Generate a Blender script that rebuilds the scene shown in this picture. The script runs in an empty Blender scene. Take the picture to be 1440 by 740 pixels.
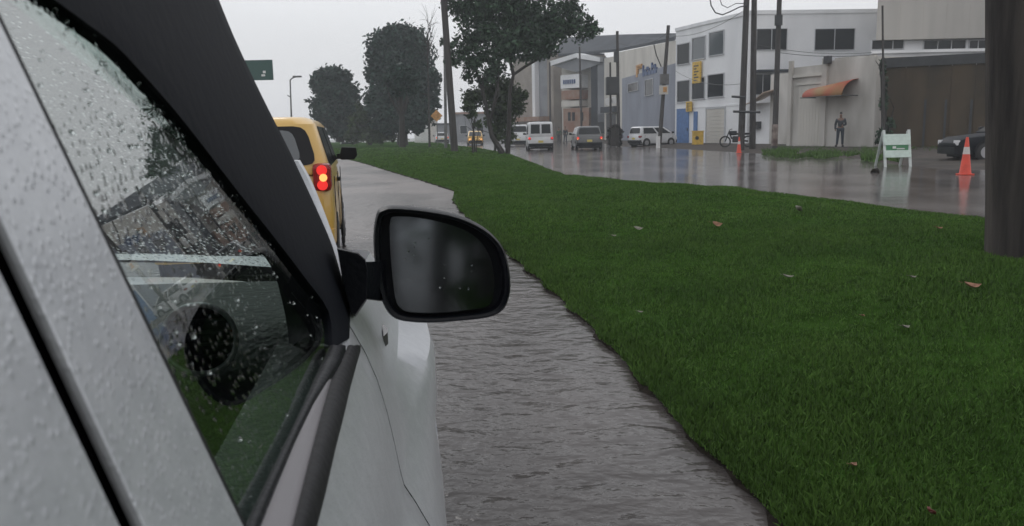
import bpy, bmesh, math, random
import numpy as np
from mathutils import Vector, Matrix
random.seed(7); rng = np.random.default_rng(7)
S = bpy.context.scene; COL = S.collection
PI = math.pi
# ------------------------------------------------------------------ camera model (real lens, real height)
F, H, PITCH, ROLL = 1150.0, 1.3, math.radians(9.1), math.radians(-1.2)
CA = math.atan(.139)                       # heading of the near lane, left of the far street
def ray(px, py):
    x = (px-720)/F; y = -(py-370)/F
    xr = x*math.cos(ROLL)-y*math.sin(ROLL); yr = x*math.sin(ROLL)+y*math.cos(ROLL)
    a = PI/2-PITCH
    return Vector((xr, yr*math.cos(a)+math.sin(a), yr*math.sin(a)-math.cos(a)))
def at(px, py, Y):
    r = ray(px, py); return r*(Y/r.y)+Vector((0, 0, H))
def gnd(px, py, h=0.0):
    r = ray(px, py); return r*((h-H)/r.z)+Vector((0, 0, H))
def scaleY(Y): return Y/F                  # metres per photo pixel at distance Y
# ------------------------------------------------------------------ materials
def mat(name, col, rough=.6, metal=0.0, var=0.0, vscale=3.0, bump=0.0, bscale=20.0, emit=0.0, spec=.5, coat=0.0, stretch=(1,1,1), col2=None, island=0.0, detail=4.0, ramp=(.35,.65)):
    m = bpy.data.materials.new(name); m.use_nodes = True
    nt = m.node_tree; b = nt.nodes['Principled BSDF']
    b.inputs['Base Color'].default_value = (*col, 1); b.inputs['Roughness'].default_value = rough
    b.inputs['Metallic'].default_value = metal; b.inputs['Specular IOR Level'].default_value = spec
    b.inputs['Coat Weight'].default_value = coat
    if emit:
        b.inputs['Emission Color'].default_value = (*col, 1); b.inputs['Emission Strength'].default_value = emit
    tc = mp = None
    if var or bump or col2:
        tc = nt.nodes.new('ShaderNodeTexCoord'); mp = nt.nodes.new('ShaderNodeMapping')
        mp.inputs['Scale'].default_value = stretch
        nt.links.new(tc.outputs['Object'], mp.inputs['Vector'])
    if var or col2:
        n = nt.nodes.new('ShaderNodeTexNoise'); n.inputs['Scale'].default_value = vscale; n.inputs['Detail'].default_value = detail
        nt.links.new(mp.outputs[0], n.inputs['Vector'])
        r = nt.nodes.new('ShaderNodeValToRGB')
        r.color_ramp.elements[0].position = ramp[0]; r.color_ramp.elements[1].position = ramp[1]
        c2 = col2 if col2 else tuple(c*(1-var) for c in col); c1 = col if col2 else tuple(min(1, c*(1+var)) for c in col)
        r.color_ramp.elements[0].color = (*c2, 1); r.color_ramp.elements[1].color = (*c1, 1)
        nt.links.new(n.outputs['Fac'], r.inputs['Fac']); last = r.outputs['Color']
        if island:
            last = isl(nt, last, island)
        nt.links.new(last, b.inputs['Base Color'])
    if bump:
        n2 = nt.nodes.new('ShaderNodeTexNoise'); n2.inputs['Scale'].default_value = bscale; n2.inputs['Detail'].default_value = 3
        nt.links.new(mp.outputs[0], n2.inputs['Vector'])
        bp = nt.nodes.new('ShaderNodeBump'); bp.inputs['Strength'].default_value = bump; bp.inputs['Distance'].default_value = .02
        nt.links.new(n2.outputs['Fac'], bp.inputs['Height']); nt.links.new(bp.outputs['Normal'], b.inputs['Normal'])
    return m
def isl(nt, src, amt):
    g = nt.nodes.new('ShaderNodeNewGeometry'); mr = nt.nodes.new('ShaderNodeMapRange')
    mr.inputs['To Min'].default_value = 1-amt; mr.inputs['To Max'].default_value = 1+amt
    nt.links.new(g.outputs['Random Per Island'], mr.inputs['Value'])
    mx = nt.nodes.new('ShaderNodeVectorMath'); mx.operation = 'SCALE'
    nt.links.new(src, mx.inputs[0]); nt.links.new(mr.outputs[0], mx.inputs['Scale'])
    return mx.outputs[0]
def foliage(name, col, amt=.5):
    m = mat(name, col, rough=.55, var=.25, vscale=.6, island=amt, spec=.25)
    return m
def sheetglass(name, tint=(.8,.87,.84), ior=1.5, drops=0.0, rough=0.0, dscale=160, refl=1.0):
    m = bpy.data.materials.new(name); m.use_nodes = True; nt = m.node_tree; nt.nodes.clear()
    o = nt.nodes.new('ShaderNodeOutputMaterial'); mix = nt.nodes.new('ShaderNodeMixShader')
    t = nt.nodes.new('ShaderNodeBsdfTransparent'); t.inputs[0].default_value = (*tint, 1)
    g = nt.nodes.new('ShaderNodeBsdfGlossy'); g.inputs['Roughness'].default_value = rough; g.inputs['Color'].default_value = (.95,.97,.96,1)
    f = nt.nodes.new('ShaderNodeFresnel'); f.inputs['IOR'].default_value = ior
    ml = nt.nodes.new('ShaderNodeMath'); ml.operation = 'MULTIPLY'; ml.inputs[1].default_value = refl; nt.links.new(f.outputs[0], ml.inputs[0]); nt.links.new(ml.outputs[0], mix.inputs[0]); nt.links.new(t.outputs[0], mix.inputs[1]); nt.links.new(g.outputs[0], mix.inputs[2]); nt.links.new(mix.outputs[0], o.inputs[0])
    if drops:
        tc = nt.nodes.new('ShaderNodeTexCoord'); v = nt.nodes.new('ShaderNodeTexVoronoi'); v.inputs['Scale'].default_value = dscale
        nt.links.new(tc.outputs['Object'], v.inputs['Vector'])
        mr = nt.nodes.new('ShaderNodeMapRange'); mr.inputs['From Max'].default_value = .35; mr.inputs['To Min'].default_value = 1; mr.inputs['To Max'].default_value = 0
        nt.links.new(v.outputs['Distance'], mr.inputs['Value'])
        bp = nt.nodes.new('ShaderNodeBump'); bp.inputs['Strength'].default_value = drops; bp.inputs['Distance'].default_value = .002
        nt.links.new(mr.outputs[0], bp.inputs['Height']); nt.links.new(bp.outputs[0], g.inputs['Normal']); nt.links.new(bp.outputs[0], f.inputs['Normal'])
    return m
M = {}
def pane(name, c=(.012,.015,.018)): return mat(name, c, rough=.12, spec=.28)
M['grass_base'] = mat('grass_soil', (.028,.062,.012), rough=1, var=.35, vscale=5, bump=.9, bscale=70, spec=0)
M['blade'] = mat('grass_blade', (.070,.132,.028), rough=.75, col2=(.047,.098,.020), vscale=1.3, island=.45, spec=.12, ramp=(.3,.7))
M['soil'] = mat('wet_soil', (.016,.013,.010), rough=.9, var=.4, vscale=9, bump=.8, bscale=30, spec=.1)
M['dirt'] = mat('wet_dirt', (.060,.048,.040), rough=.75, spec=.2, col2=(.030,.026,.023), vscale=1.2, bump=.5, bscale=12)
M['ground'] = mat('wet_ground', (.06,.06,.056), rough=.35, var=.3, vscale=.4)
M['white_wall'] = mat('white_painted_wall', (.80,.81,.83), rough=.7, col2=(.68,.69,.71), vscale=.5, stretch=(1,1,.3))
M['old_wall'] = mat('weathered_plaster', (.58,.56,.53), rough=.8, col2=(.40,.38,.35), vscale=.9, stretch=(1,1,.35), bump=.2, bscale=8)
M['blue_wall'] = mat('blue_grey_wall', (.21,.23,.28), rough=.7, var=.12, vscale=.6, stretch=(1,1,.4))
M['cream_wall'] = mat('cream_wall', (.52,.50,.46), rough=.7, var=.12, vscale=.5, stretch=(1,1,.3))
M['beige_panel'] = mat('beige_cladding', (.40,.385,.36), rough=.6, var=.08, vscale=.6, stretch=(2,2,.15))
M['tan_wall'] = mat('tan_wall', (.26,.23,.20), rough=.7, var=.15, vscale=.5)
M['grey_wall'] = mat('grey_wall', (.22,.23,.25), rough=.6, var=.15, vscale=.5)
M['brown_sheet'] = mat('brown_sheet_wall', (.085,.064,.043), rough=.85, spec=.1, col2=(.044,.037,.028), vscale=.6, stretch=(1,1,.5), bump=.15, bscale=4)
M['slate'] = mat('slate_roof', (.055,.062,.072), rough=.85, var=.12, vscale=.4, spec=.15)
M['dark'] = mat('dark_metal', (.03,.032,.035), rough=.5, var=.2)
M['wood'] = mat('weathered_pole_wood', (.055,.048,.045), rough=.7, col2=(.03,.028,.028), vscale=6, stretch=(3,3,.2), bump=.5, bscale=18)
M['pole_grey'] = mat('pole_concrete', (.12,.12,.12), rough=.7, var=.3, vscale=2)
M['pane'] = pane('window_pane')
M['pane_light'] = mat('window_pane_sky', (.10,.115,.125), rough=.06, spec=.9)
M['frame'] = mat('window_frame', (.45,.46,.48), rough=.5)
M['black'] = mat('black_plastic', (.005,.006,.009), rough=.42, spec=.22, bump=.1, bscale=140)
M['visor'] = mat('smoked_deflector', (.006,.0072,.011), rough=.7, spec=.09, bump=.04, bscale=60)
M['rubber'] = mat('black_rubber', (.010,.010,.012), rough=.6, spec=.3, bump=.08, bscale=90)
M['gap'] = mat('gap_seal', (.0025,.0025,.003), rough=1, spec=0)
M['tyre'] = mat('tyre_rubber', (.02,.02,.02), rough=.7)
M['rim'] = mat('alloy_rim', (.4,.4,.42), rough=.35, metal=.7)
M['interior'] = mat('dark_interior', (.018,.021,.021), rough=.6, var=.3, vscale=20, bump=.3, bscale=90)
M['chrome'] = mat('chrome_ring', (.8,.82,.84), rough=.35, metal=.3)
M['red_lit'] = mat('tail_lamp_lit', (.80,.03,.025), rough=.3, emit=.65)
M['amber_lit'] = mat('indicator_lit', (1,.42,.12), rough=.3, emit=1.1)
M['red_lamp'] = mat('tail_lamp_lens', (.25,.01,.01), rough=.2)
M['white_lamp'] = mat('head_lamp_lens', (.6,.6,.62), rough=.15)
M['plate'] = mat('number_plate', (.6,.5,.12), rough=.5)
M['taxi'] = mat('taxi_yellow_paint', (.60,.37,.085), rough=.3, coat=.5, var=.08, vscale=3)
M['white_paint'] = mat('white_vehicle_paint', (.60,.61,.63), rough=.3, coat=.4, var=.05)
M['grey_paint'] = mat('grey_vehicle_paint', (.09,.095,.10), rough=.3, coat=.5, var=.08)
M['navy_paint'] = mat('dark_blue_vehicle_paint', (.009,.011,.015), rough=.5, var=.1, spec=.15)
M['orange'] = mat('orange_plastic', (.62,.055,.025), rough=.45, var=.12, vscale=6)
M['reflect'] = mat('white_collar', (.55,.52,.50), rough=.4)
M['barrier'] = mat('pale_green_white_board', (.52,.62,.57), rough=.5, var=.08, vscale=8)
M['barrier_leg'] = mat('barricade_leg_white', (.50,.54,.53), rough=.5, var=.1, vscale=8)
M['barrier_green'] = mat('barricade_mark', (.06,.22,.10), rough=.5)
M['blue'] = mat('blue_door_paint', (.07,.16,.36), rough=.5, var=.2, vscale=6)
M['yellow'] = mat('yellow_sign', (.62,.40,.06), rough=.5, var=.2, vscale=6)
M['awning'] = mat('orange_awning', (.36,.06,.03), rough=.7, col2=(.26,.16,.06), vscale=.8, detail=1)
M['tan_awning'] = mat('tan_awning', (.36,.28,.22), rough=.6, var=.1)
M['brick'] = mat('reddish_shopfront', (.26,.13,.09), rough=.7, col2=(.30,.22,.17), vscale=1.4)
M['sign_green'] = mat('green_sign_sheet', (.04,.09,.08), rough=.5)
M['sign_white'] = mat('white_sign_paint', (.7,.7,.7), rough=.5)
M['sign_blue'] = mat('blue_sign_letters', (.05,.09,.20), rough=.5, var=.3, vscale=5)
M['sign_orange'] = mat('orange_sign_letter', (.48,.25,.08), rough=.5, var=.3, vscale=5)
M['leaf_main'] = foliage('leaves_median_tree', (.034,.066,.036), .6)
M['leaf_bush'] = foliage('leaves_bush', (.038,.060,.022), .5)
M['leaf_far'] = foliage('leaves_far_tree', (.020,.043,.032), .5)
M['leaf_back'] = foliage('leaves_rear_tree', (.045,.09,.03), .5)
M['bark'] = mat('wet_bark', (.022,.018,.016), rough=.7, var=.3, vscale=5, bump=.5, bscale=15)
M['skin'] = mat('skin', (.20,.12,.09), rough=.6)
M['jacket'] = mat('dark_jacket', (.035,.04,.048), rough=.8, var=.2, vscale=9)
M['trousers'] = mat('dark_blue_trousers', (.03,.04,.055), rough=.8, var=.2, vscale=9)
M['hair'] = mat('dark_hair', (.01,.008,.007), rough=.7)
M['dry_leaf'] = mat('brown_dead_leaf', (.22,.105,.06), rough=.6, var=.3, vscale=30)
M['pale_leaf'] = mat('pale_dead_leaf', (.17,.16,.13), rough=.6, var=.3, vscale=30)
M['red_leaf'] = mat('red_sprout', (.15,.03,.025), rough=.6, var=.3, vscale=30)
def silver():                                # silver metallic paint under beaded rain
    m = bpy.data.materials.new('silver_wet_paint'); m.use_nodes = True; nt = m.node_tree; b = nt.nodes['Principled BSDF']
    b.inputs['Metallic'].default_value = .25; b.inputs['Roughness'].default_value = .38
    b.inputs['Coat Weight'].default_value = .5; b.inputs['Coat Roughness'].default_value = .12
    tc = nt.nodes.new('ShaderNodeTexCoord')
    n = nt.nodes.new('ShaderNodeTexNoise'); n.inputs['Scale'].default_value = 55; n.inputs['Detail'].default_value = 5; n.inputs['Roughness'].default_value = .7
    nt.links.new(tc.outputs['Object'], n.inputs['Vector'])
    r = nt.nodes.new('ShaderNodeValToRGB'); r.color_ramp.elements[0].position = .32; r.color_ramp.elements[1].position = .70
    r.color_ramp.elements[0].color = (.49,.505,.535,1); r.color_ramp.elements[1].color = (.60,.615,.645,1)
    nt.links.new(n.outputs['Fac'], r.inputs['Fac']); nt.links.new(r.outputs[0], b.inputs['Base Color'])
    v = nt.nodes.new('ShaderNodeTexVoronoi'); v.inputs['Scale'].default_value = 210
    nt.links.new(tc.outputs['Object'], v.inputs['Vector'])
    mr = nt.nodes.new('ShaderNodeMapRange'); mr.inputs['From Max'].default_value = .42; mr.inputs['To Min'].default_value = 1; mr.inputs['To Max'].default_value = 0
    nt.links.new(v.outputs['Distance'], mr.inputs['Value'])
    bp = nt.nodes.new('ShaderNodeBump'); bp.inputs['Strength'].default_value = .28; bp.inputs['Distance'].default_value = .0012
    nt.links.new(mr.outputs[0], bp.inputs['Height'])
    nt.links.new(bp.outputs[0], b.inputs['Coat Normal']); nt.links.new(bp.outputs[0], b.inputs['Normal'])
    return m
M['silver'] = silver()
M['side_glass'] = sheetglass('side_window_glass', (.72,.82,.78), 1.35, drops=.14, rough=.015, refl=.42)
M['screen_glass'] = sheetglass('windscreen_glass', (.80,.87,.84), 1.3, drops=.3, dscale=120)
def water_drop():
    m = bpy.data.materials.new('water_drop'); m.use_nodes = True; b = m.node_tree.nodes['Principled BSDF']
    b.inputs['Transmission Weight'].default_value = 1; b.inputs['IOR'].default_value = 1.33; b.inputs['Roughness'].default_value = .03
    b.inputs['Base Color'].default_value = (.85,.92,.9,1)
    return m
M['drop'] = water_drop()
m = bpy.data.materials.new('mirror_glass'); m.use_nodes = True; b = m.node_tree.nodes['Principled BSDF']
b.inputs['Metallic'].default_value = 1; b.inputs['Roughness'].default_value = .07; b.inputs['Base Color'].default_value = (.18,.195,.21,1); M['mirror'] = m
def wet_road(name, base, ripple, sc, st, rough=.12, patch=.5, dist=.05, fine=.3, calm=False):
    m = bpy.data.materials.new(name); m.use_nodes = True; nt = m.node_tree; b = nt.nodes['Principled BSDF']
    b.inputs['Specular IOR Level'].default_value = .5; b.inputs['IOR'].default_value = 1.36
    tc = nt.nodes.new('ShaderNodeTexCoord')
    def noise(scale, stretch, detail, dst=0):
        mp = nt.nodes.new('ShaderNodeMapping'); mp.inputs['Scale'].default_value = stretch; mp.inputs['Rotation'].default_value = (0,0,.12)
        nt.links.new(tc.outputs['Object'], mp.inputs['Vector'])
        n = nt.nodes.new('ShaderNodeTexNoise'); n.inputs['Scale'].default_value = scale; n.inputs['Detail'].default_value = detail; n.inputs['Distortion'].default_value = dst
        nt.links.new(mp.outputs[0], n.inputs['Vector']); return n.outputs['Fac']
    big = noise(.55, (1,.6,1), 5, .6)
    r = nt.nodes.new('ShaderNodeValToRGB'); r.color_ramp.elements[0].position = .36; r.color_ramp.elements[1].position = .64
    r.color_ramp.elements[0].color = (*[c*(1-patch) for c in base], 1); r.color_ramp.elements[1].color = (*[c*(1+patch) for c in base], 1)
    nt.links.new(big, r.inputs['Fac']); nt.links.new(r.outputs[0], b.inputs['Base Color'])
    rr = nt.nodes.new('ShaderNodeMapRange'); rr.inputs['To Min'].default_value = rough*.6; rr.inputs['To Max'].default_value = rough*1.8
    nt.links.new(big, rr.inputs['Value']); nt.links.new(rr.outputs[0], b.inputs['Roughness'])
    a = noise(sc, st, 1.6, .35); c = noise(sc*4.2, (.85,1,1), 2, .2)
    add = nt.nodes.new('ShaderNodeMath'); add.operation = 'MULTIPLY_ADD'; add.inputs[1].default_value = fine
    nt.links.new(c, add.inputs[0]); nt.links.new(a, add.inputs[2])
    bp = nt.nodes.new('ShaderNodeBump'); bp.inputs['Strength'].default_value = ripple; bp.inputs['Distance'].default_value = dist
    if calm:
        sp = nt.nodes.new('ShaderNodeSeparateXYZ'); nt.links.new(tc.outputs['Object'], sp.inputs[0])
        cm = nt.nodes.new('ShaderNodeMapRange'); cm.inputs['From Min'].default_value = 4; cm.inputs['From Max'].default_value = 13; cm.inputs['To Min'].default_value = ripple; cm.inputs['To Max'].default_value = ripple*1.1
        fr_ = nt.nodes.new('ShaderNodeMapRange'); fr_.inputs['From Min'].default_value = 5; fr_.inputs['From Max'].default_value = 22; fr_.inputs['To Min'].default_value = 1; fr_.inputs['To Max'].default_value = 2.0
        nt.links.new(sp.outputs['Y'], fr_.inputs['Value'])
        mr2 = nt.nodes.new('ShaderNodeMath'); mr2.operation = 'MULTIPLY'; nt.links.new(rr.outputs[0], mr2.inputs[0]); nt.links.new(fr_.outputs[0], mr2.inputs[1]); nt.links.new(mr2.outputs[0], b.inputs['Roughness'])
        far_sheen = nt.nodes.new('ShaderNodeVectorMath'); far_sheen.operation = 'SCALE'; nt.links.new(r.outputs[0], far_sheen.inputs[0]); nt.links.new(fr_.outputs[0], far_sheen.inputs['Scale']); nt.links.new(far_sheen.outputs[0], b.inputs['Base Color'])  # base colour lightened up the lane to stand in for bright sky reflection
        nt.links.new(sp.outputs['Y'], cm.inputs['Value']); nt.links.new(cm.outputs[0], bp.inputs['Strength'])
    nt.links.new(add.outputs[0], bp.inputs['Height']); nt.links.new(bp.outputs[0], b.inputs['Normal'])
    return m
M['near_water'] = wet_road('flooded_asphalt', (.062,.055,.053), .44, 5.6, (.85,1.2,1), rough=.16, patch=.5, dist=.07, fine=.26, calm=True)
M['far_water'] = wet_road('wet_asphalt_far', (.095,.085,.082), .16, .8, (1,1.4,1), rough=.12, patch=.4, dist=.05, fine=.2)

# ------------------------------------------------------------------ object helpers
ROOT = {}
def tag(o, label=None, cat=None, group=None, kind=None):
    if label: o['label'] = label
    if cat: o['category'] = cat
    if group: o['group'] = group
    if kind: o['kind'] = kind
    return o
def thing(name, label, cat, loc=(0,0,0), rz=0, group=None):
    o = bpy.data.objects.new(name, None); COL.objects.link(o); o.location = loc; o.rotation_euler = (0,0,rz)
    o.empty_display_size = .2
    ROOT[o] = Vector(loc); return tag(o, label, cat, group)
class MB:
    def __init__(s): s.v = []; s.f = []; s.mi = []; s.cur = 0
    def add(s, vs, fs):
        n = len(s.v); s.v += [tuple(v) for v in vs]; s.f += [tuple(i+n for i in f) for f in fs]; s.mi += [s.cur]*len(fs); return s
    def box(s, x0, x1, y0, y1, z0, z1):
        return s.hexa([(x0,y0,z0),(x1,y0,z0),(x1,y1,z0),(x0,y1,z0)], [(x0,y0,z1),(x1,y0,z1),(x1,y1,z1),(x0,y1,z1)])
    def hexa(s, b, t):
        return s.add(list(b)+list(t), [(3,2,1,0),(4,5,6,7),(0,1,5,4),(1,2,6,5),(2,3,7,6),(3,0,4,7)])
    def loft(s, rings, cap=True, closed=True):
        n = len(rings[0]); vs = [p for r in rings for p in r]; fs = []
        for i in range(len(rings)-1):
            for j in range(n if closed else n-1):
                k = (j+1) % n; fs.append((i*n+j, i*n+k, (i+1)*n+k, (i+1)*n+j))
        if cap: fs.append(tuple(range(n-1,-1,-1))); fs.append(tuple(range((len(rings)-1)*n, len(rings)*n)))
        return s.add(vs, fs)
    def tube(s, pts, rads, n=10):
        pts = [Vector(p) for p in pts]; rads = rads if hasattr(rads, '__len__') else [rads]*len(pts)
        rings = []; prev = None
        for i, p in enumerate(pts):
            d = (pts[min(i+1,len(pts)-1)]-pts[max(i-1,0)]).normalized()
            a = (prev - d*prev.dot(d)) if prev is not None else d.cross(Vector((0,0,1)) if abs(d.z) < .9 else Vector((1,0,0)))
            a.normalize(); prev = a; c = d.cross(a)
            rings.append([p+(a*math.cos(2*PI*k/n)+c*math.sin(2*PI*k/n))*rads[i] for k in range(n)])
        return s.loft(rings)
    def cyl(s, c, axis, r, h, n=24, r2=None):
        axis = Vector(axis).normalized(); c = Vector(c); return s.tube([c-axis*h/2, c+axis*h/2], [r, r if r2 is None else r2], n)
    def plate(s, pts, nrm, t):                 # polygon given thickness t along nrm
        nrm = Vector(nrm).normalized()*t; n = len(pts); a = [Vector(p) for p in pts]; b = [p+nrm for p in a]
        return s.add(a+b, [tuple(range(n-1,-1,-1)), tuple(range(n,2*n))]+[(i,(i+1)%n,(i+1)%n+n,i+n) for i in range(n)])
    def build(s, name, m, parent=None, world=True, smooth=False, bevel=0, kind=None, label=None, auto=None):
        off = ROOT.get(parent, Vector((0,0,0))) if (parent is not None and world) else Vector((0,0,0))
        me = bpy.data.meshes.new(name); me.from_pydata([(x-off.x, y-off.y, z-off.z) for x, y, z in s.v], [], s.f)
        ms = m if isinstance(m, (list, tuple)) else [m]
        for q in ms: me.materials.append(q)
        if len(ms) > 1: me.polygons.foreach_set('material_index', s.mi)
        bm = bmesh.new(); bm.from_mesh(me); bmesh.ops.remove_doubles(bm, verts=bm.verts, dist=1e-6)
        bmesh.ops.recalc_face_normals(bm, faces=bm.faces)
        if bevel:
            es = [e for e in bm.edges if len(e.link_faces) == 2 and e.calc_face_angle(0) > .6]
            bmesh.ops.bevel(bm, geom=es, offset=bevel, segments=2, profile=.6, affect='EDGES', clamp_overlap=True)
        if smooth:
            for f_ in bm.faces: f_.smooth = True
            for e in bm.edges:
                if len(e.link_faces) == 2 and e.calc_face_angle(0) > (auto or .7): e.smooth = False
        bm.to_mesh(me); bm.free()
        o = bpy.data.objects.new(name, me); COL.objects.link(o)
        if parent is not None:
            o.parent = parent; ROOT[o] = ROOT.get(parent, Vector((0,0,0)))
        if kind: o['kind'] = kind
        if label: o['label'] = label
        return o
def fastmesh(name, verts, faces_n, m, parent=None, kind=None):
    """verts (N,3) numpy, consecutive faces_n verts per face"""
    off = np.array(ROOT.get(parent, Vector((0,0,0)))) if parent is not None else np.zeros(3)
    v = (verts-off).astype(np.float32); n = len(v); nf = n//faces_n
    me = bpy.data.meshes.new(name); me.vertices.add(n); me.vertices.foreach_set('co', v.ravel())
    me.loops.add(n); me.loops.foreach_set('vertex_index', np.arange(n, dtype=np.int32))
    me.polygons.add(nf); me.polygons.foreach_set('loop_start', np.arange(0, n, faces_n, dtype=np.int32))
    me.update(calc_edges=True); me.materials.append(m)
    o = bpy.data.objects.new(name, me); COL.objects.link(o)
    if parent is not None: o.parent = parent; ROOT[o] = ROOT.get(parent)
    if kind: o['kind'] = kind
    return o
def interp(x, xs, ys): return float(np.interp(x, xs, ys))
def hash2(x, y): return math.sin(x*1.7+math.sin(y*.9)*1.3)*math.cos(y*1.1+math.sin(x*.6)*1.7)

# ================================================================== THE GROUND
# median outline (near lane side N, far street side G) read as world curves
npx = [(1115,740),(1045,670),(960,590),(900,522),(850,470),(800,425),(760,390),(712,350),(676,318),(650,296),(640,283)]
near = [gnd(*p) for p in npx]
near += [gnd(643,270), gnd(622,263), gnd(590,253), gnd(555,243), gnd(520,232), gnd(480,222)]
near = [(p.x, p.y) for p in near]
near = [(3.2,-14.0),(1.9,-5.0),(1.18,0.5),(1.02,1.7)] + near + [(-19,70),(-44,110),(-100,170)]
far = [gnd(*p, h=.12) for p in [(1390,300),(1270,287),(1150,275),(1070,268),(1000,262),(920,254),(850,247),(800,243),(775,236),(745,225),(715,214)]]
far = [(p.x, p.y) for p in far]
far = [(14.5,-14.0),(11.5,-2),(8.6,5.5)] + far + [(-1.6,60),(-6,90),(-10,112),(-30,140),(-90,175)]
ny, nx = [p[1] for p in near], [p[0] for p in near]
fy, fx = [p[1] for p in far], [p[0] for p in far]
def NX(y):
    return interp(y, ny, nx)+.035*math.sin(y*7.3)*min(1,y/6)+.02*math.sin(y*17)
def FX(y): return interp(y, fy, fx)+.05*math.sin(y*3.1)
def hgt(x, y):
    a, b = NX(y), FX(y); d = min(x-a, b-x); d = max(0, d)
    h = .03+.20*(1-math.exp(-d/.8)) + .10*hash2(x*.5, y*.35)*min(1, d/1.5)+.03*hash2(x*2.1,y*1.7)*min(1,d)
    if 24 < y < 40: h += .10*math.exp(-((y-30)/5)**2)*min(1,d/.8)
    return h
ys = [-14,-9,-5,-3,-1,0,.8]+list(np.arange(1.4, 14, .16))+list(np.arange(14, 40, .45))+list(np.arange(40, 172, 3))
mb = MB(); K = 42; rings = []
for y in ys:
    a, b = NX(y), FX(y); w = max(.3, b-a)
    row = [(a-.06, y, -.06)]
    for i in range(K):
        t = i/(K-1); t = t*t*(3-2*t)*.4+t*.6; x = a+w*t; row.append((x, y, hgt(x, y)))
    row.append((b+.06, y, -.06)); rings.append(row)
mb.loft(rings, cap=False, closed=False)
tag(mb.build('median_lawn_ground', M['grass_base'], smooth=True, auto=3), kind='structure').name = 'lawn_ground'
# soil lip along the near lane
mb = MB(); rings = []
for y in [q for q in ys if q > -6 and q < 60]:
    a = NX(y); j = .03*math.sin(y*5.1)+.02*math.sin(y*23)
    rings.append([(a-.05-.2*j, y, .001), (a-.03, y, .02), (a+.0, y, hgt(a+.01,y)+.006), (a+.03, y, hgt(a+.03,y)-.02)])
mb.loft(rings, cap=False, closed=False)
tag(mb.build('soil_edge', M['soil'], smooth=True, auto=3), kind='structure')
# grass blades
def blades(n, y0, y1, p, hh, ww, lim=.80, edge=False):
    u = rng.random(n*2); e = 1-p
    Y = (y0**e+(y1**e-y0**e)*u)**(1/e)
    a = np.interp(Y, ny, nx); b_ = np.interp(Y, fy, fx)
    X = a-.05+(b_-a)*rng.random(len(Y))**1.06; ok = (X < Y*lim+.6) & (X > -.6*Y)
    X, Y = X[ok][:n], Y[ok][:n]; n = len(X)
    if edge: X = np.interp(Y, ny, nx)+.035*np.sin(Y*7.3)*np.minimum(1,Y/6)-.05+.17*rng.random(n)
    Z = np.array([hgt(x, y) for x, y in zip(X, Y)])
    clump = .92+.28*(np.sin(X*3.1+np.sin(Y*2.2))*np.cos(Y*2.7+np.sin(X*1.9)))
    ang = rng.random(n)*2*PI; lean = (rng.random(n)**1.3)*1.1; la = .9+rng.normal(0,1.3,n)
    h = hh*(.45+.8*rng.random(n))*clump; w = ww*(.6+.8*rng.random(n))*(.6+Y/7)
    bx, by = np.cos(ang)*w, np.sin(ang)*w; lx, ly = np.cos(la)*np.sin(lean)*h, np.sin(la)*np.sin(lean)*h; lz = np.cos(lean)*h
    V = np.zeros((n,4,3)); base = np.stack([X,Y,Z-.01],1)
    V[:,0] = base-np.stack([bx,by,0*bx],1); V[:,1] = base+np.stack([bx,by,0*bx],1)
    mid = base+np.stack([lx*.4,ly*.4,lz*.62],1); tip = base+np.stack([lx,ly,lz],1)
    V[:,2] = mid+np.stack([bx,by,0*bx],1)*.6; V[:,3] = tip
    return V.reshape(-1,3)
V = np.concatenate([blades(290000, 1.7, 9, 1.5, .042, .0032), blades(170000, 8, 34, 1.5, .04, .0045), blades(30000, 30, 70, 1.4, .06, .008), blades(26000, 1.7, 14, 1.5, .055, .003, edge=True)])
tag(fastmesh('grass', V, 4, M['blade']), 'short wet dark green grass covering the median', 'grass', kind='stuff')
# ground sheet, lanes, far street
mb = MB(); mb.add([(-260,-260,-.012),(260,-260,-.012),(260,260,-.012),(-260,260,-.012)], [(0,1,2,3)])
tag(mb.build('ground', M['ground']), kind='structure')
mb = MB(); ring = []
for y in np.concatenate([np.arange(-30, 60, 1.0), np.arange(60, 175, 4.0)]):
    yy = max(-14, y); w = 8.2+max(0, y-40)*.12
    ring.append([(interp(yy, ny, nx)-w, y, -.004), (interp(yy, ny, nx)-w*.5, y, .0), (interp(yy, ny, nx)+.15, y, -.002)])
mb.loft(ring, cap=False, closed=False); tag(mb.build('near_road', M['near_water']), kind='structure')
mb = MB(); ring = []
for y in np.concatenate([np.arange(-30, 60, 1.0), np.arange(60, 175, 4.0)]):
    yy = max(-14, y); a = interp(yy, fy, fx)-.1
    ring.append([(a, y, -.003), (a+8, y, .0), (a+22+max(0,40-y)*.1, y, -.003)])
mb.loft(ring, cap=False, closed=False); tag(mb.build('far_road', M['far_water']), kind='structure')
# left verge beyond the lane
mb = MB(); ring = []
for y in np.concatenate([np.arange(-30, 60, 1.0), np.arange(60, 175, 4.0)]):
    yy = max(-14, y); a = interp(yy, ny, nx)-8.3-max(0, y-40)*.12+.06*math.sin(y)
    ring.append([(a-40, y, .3), (a-3, y, .25), (a-.7, y, .14), (a-.1, y, .10), (a, y, -.02)])
mb.loft(ring, cap=False, closed=False); tag(mb.build('left_verge_ground', M['grass_base'], smooth=True), kind='structure').name = 'verge_ground'
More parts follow.
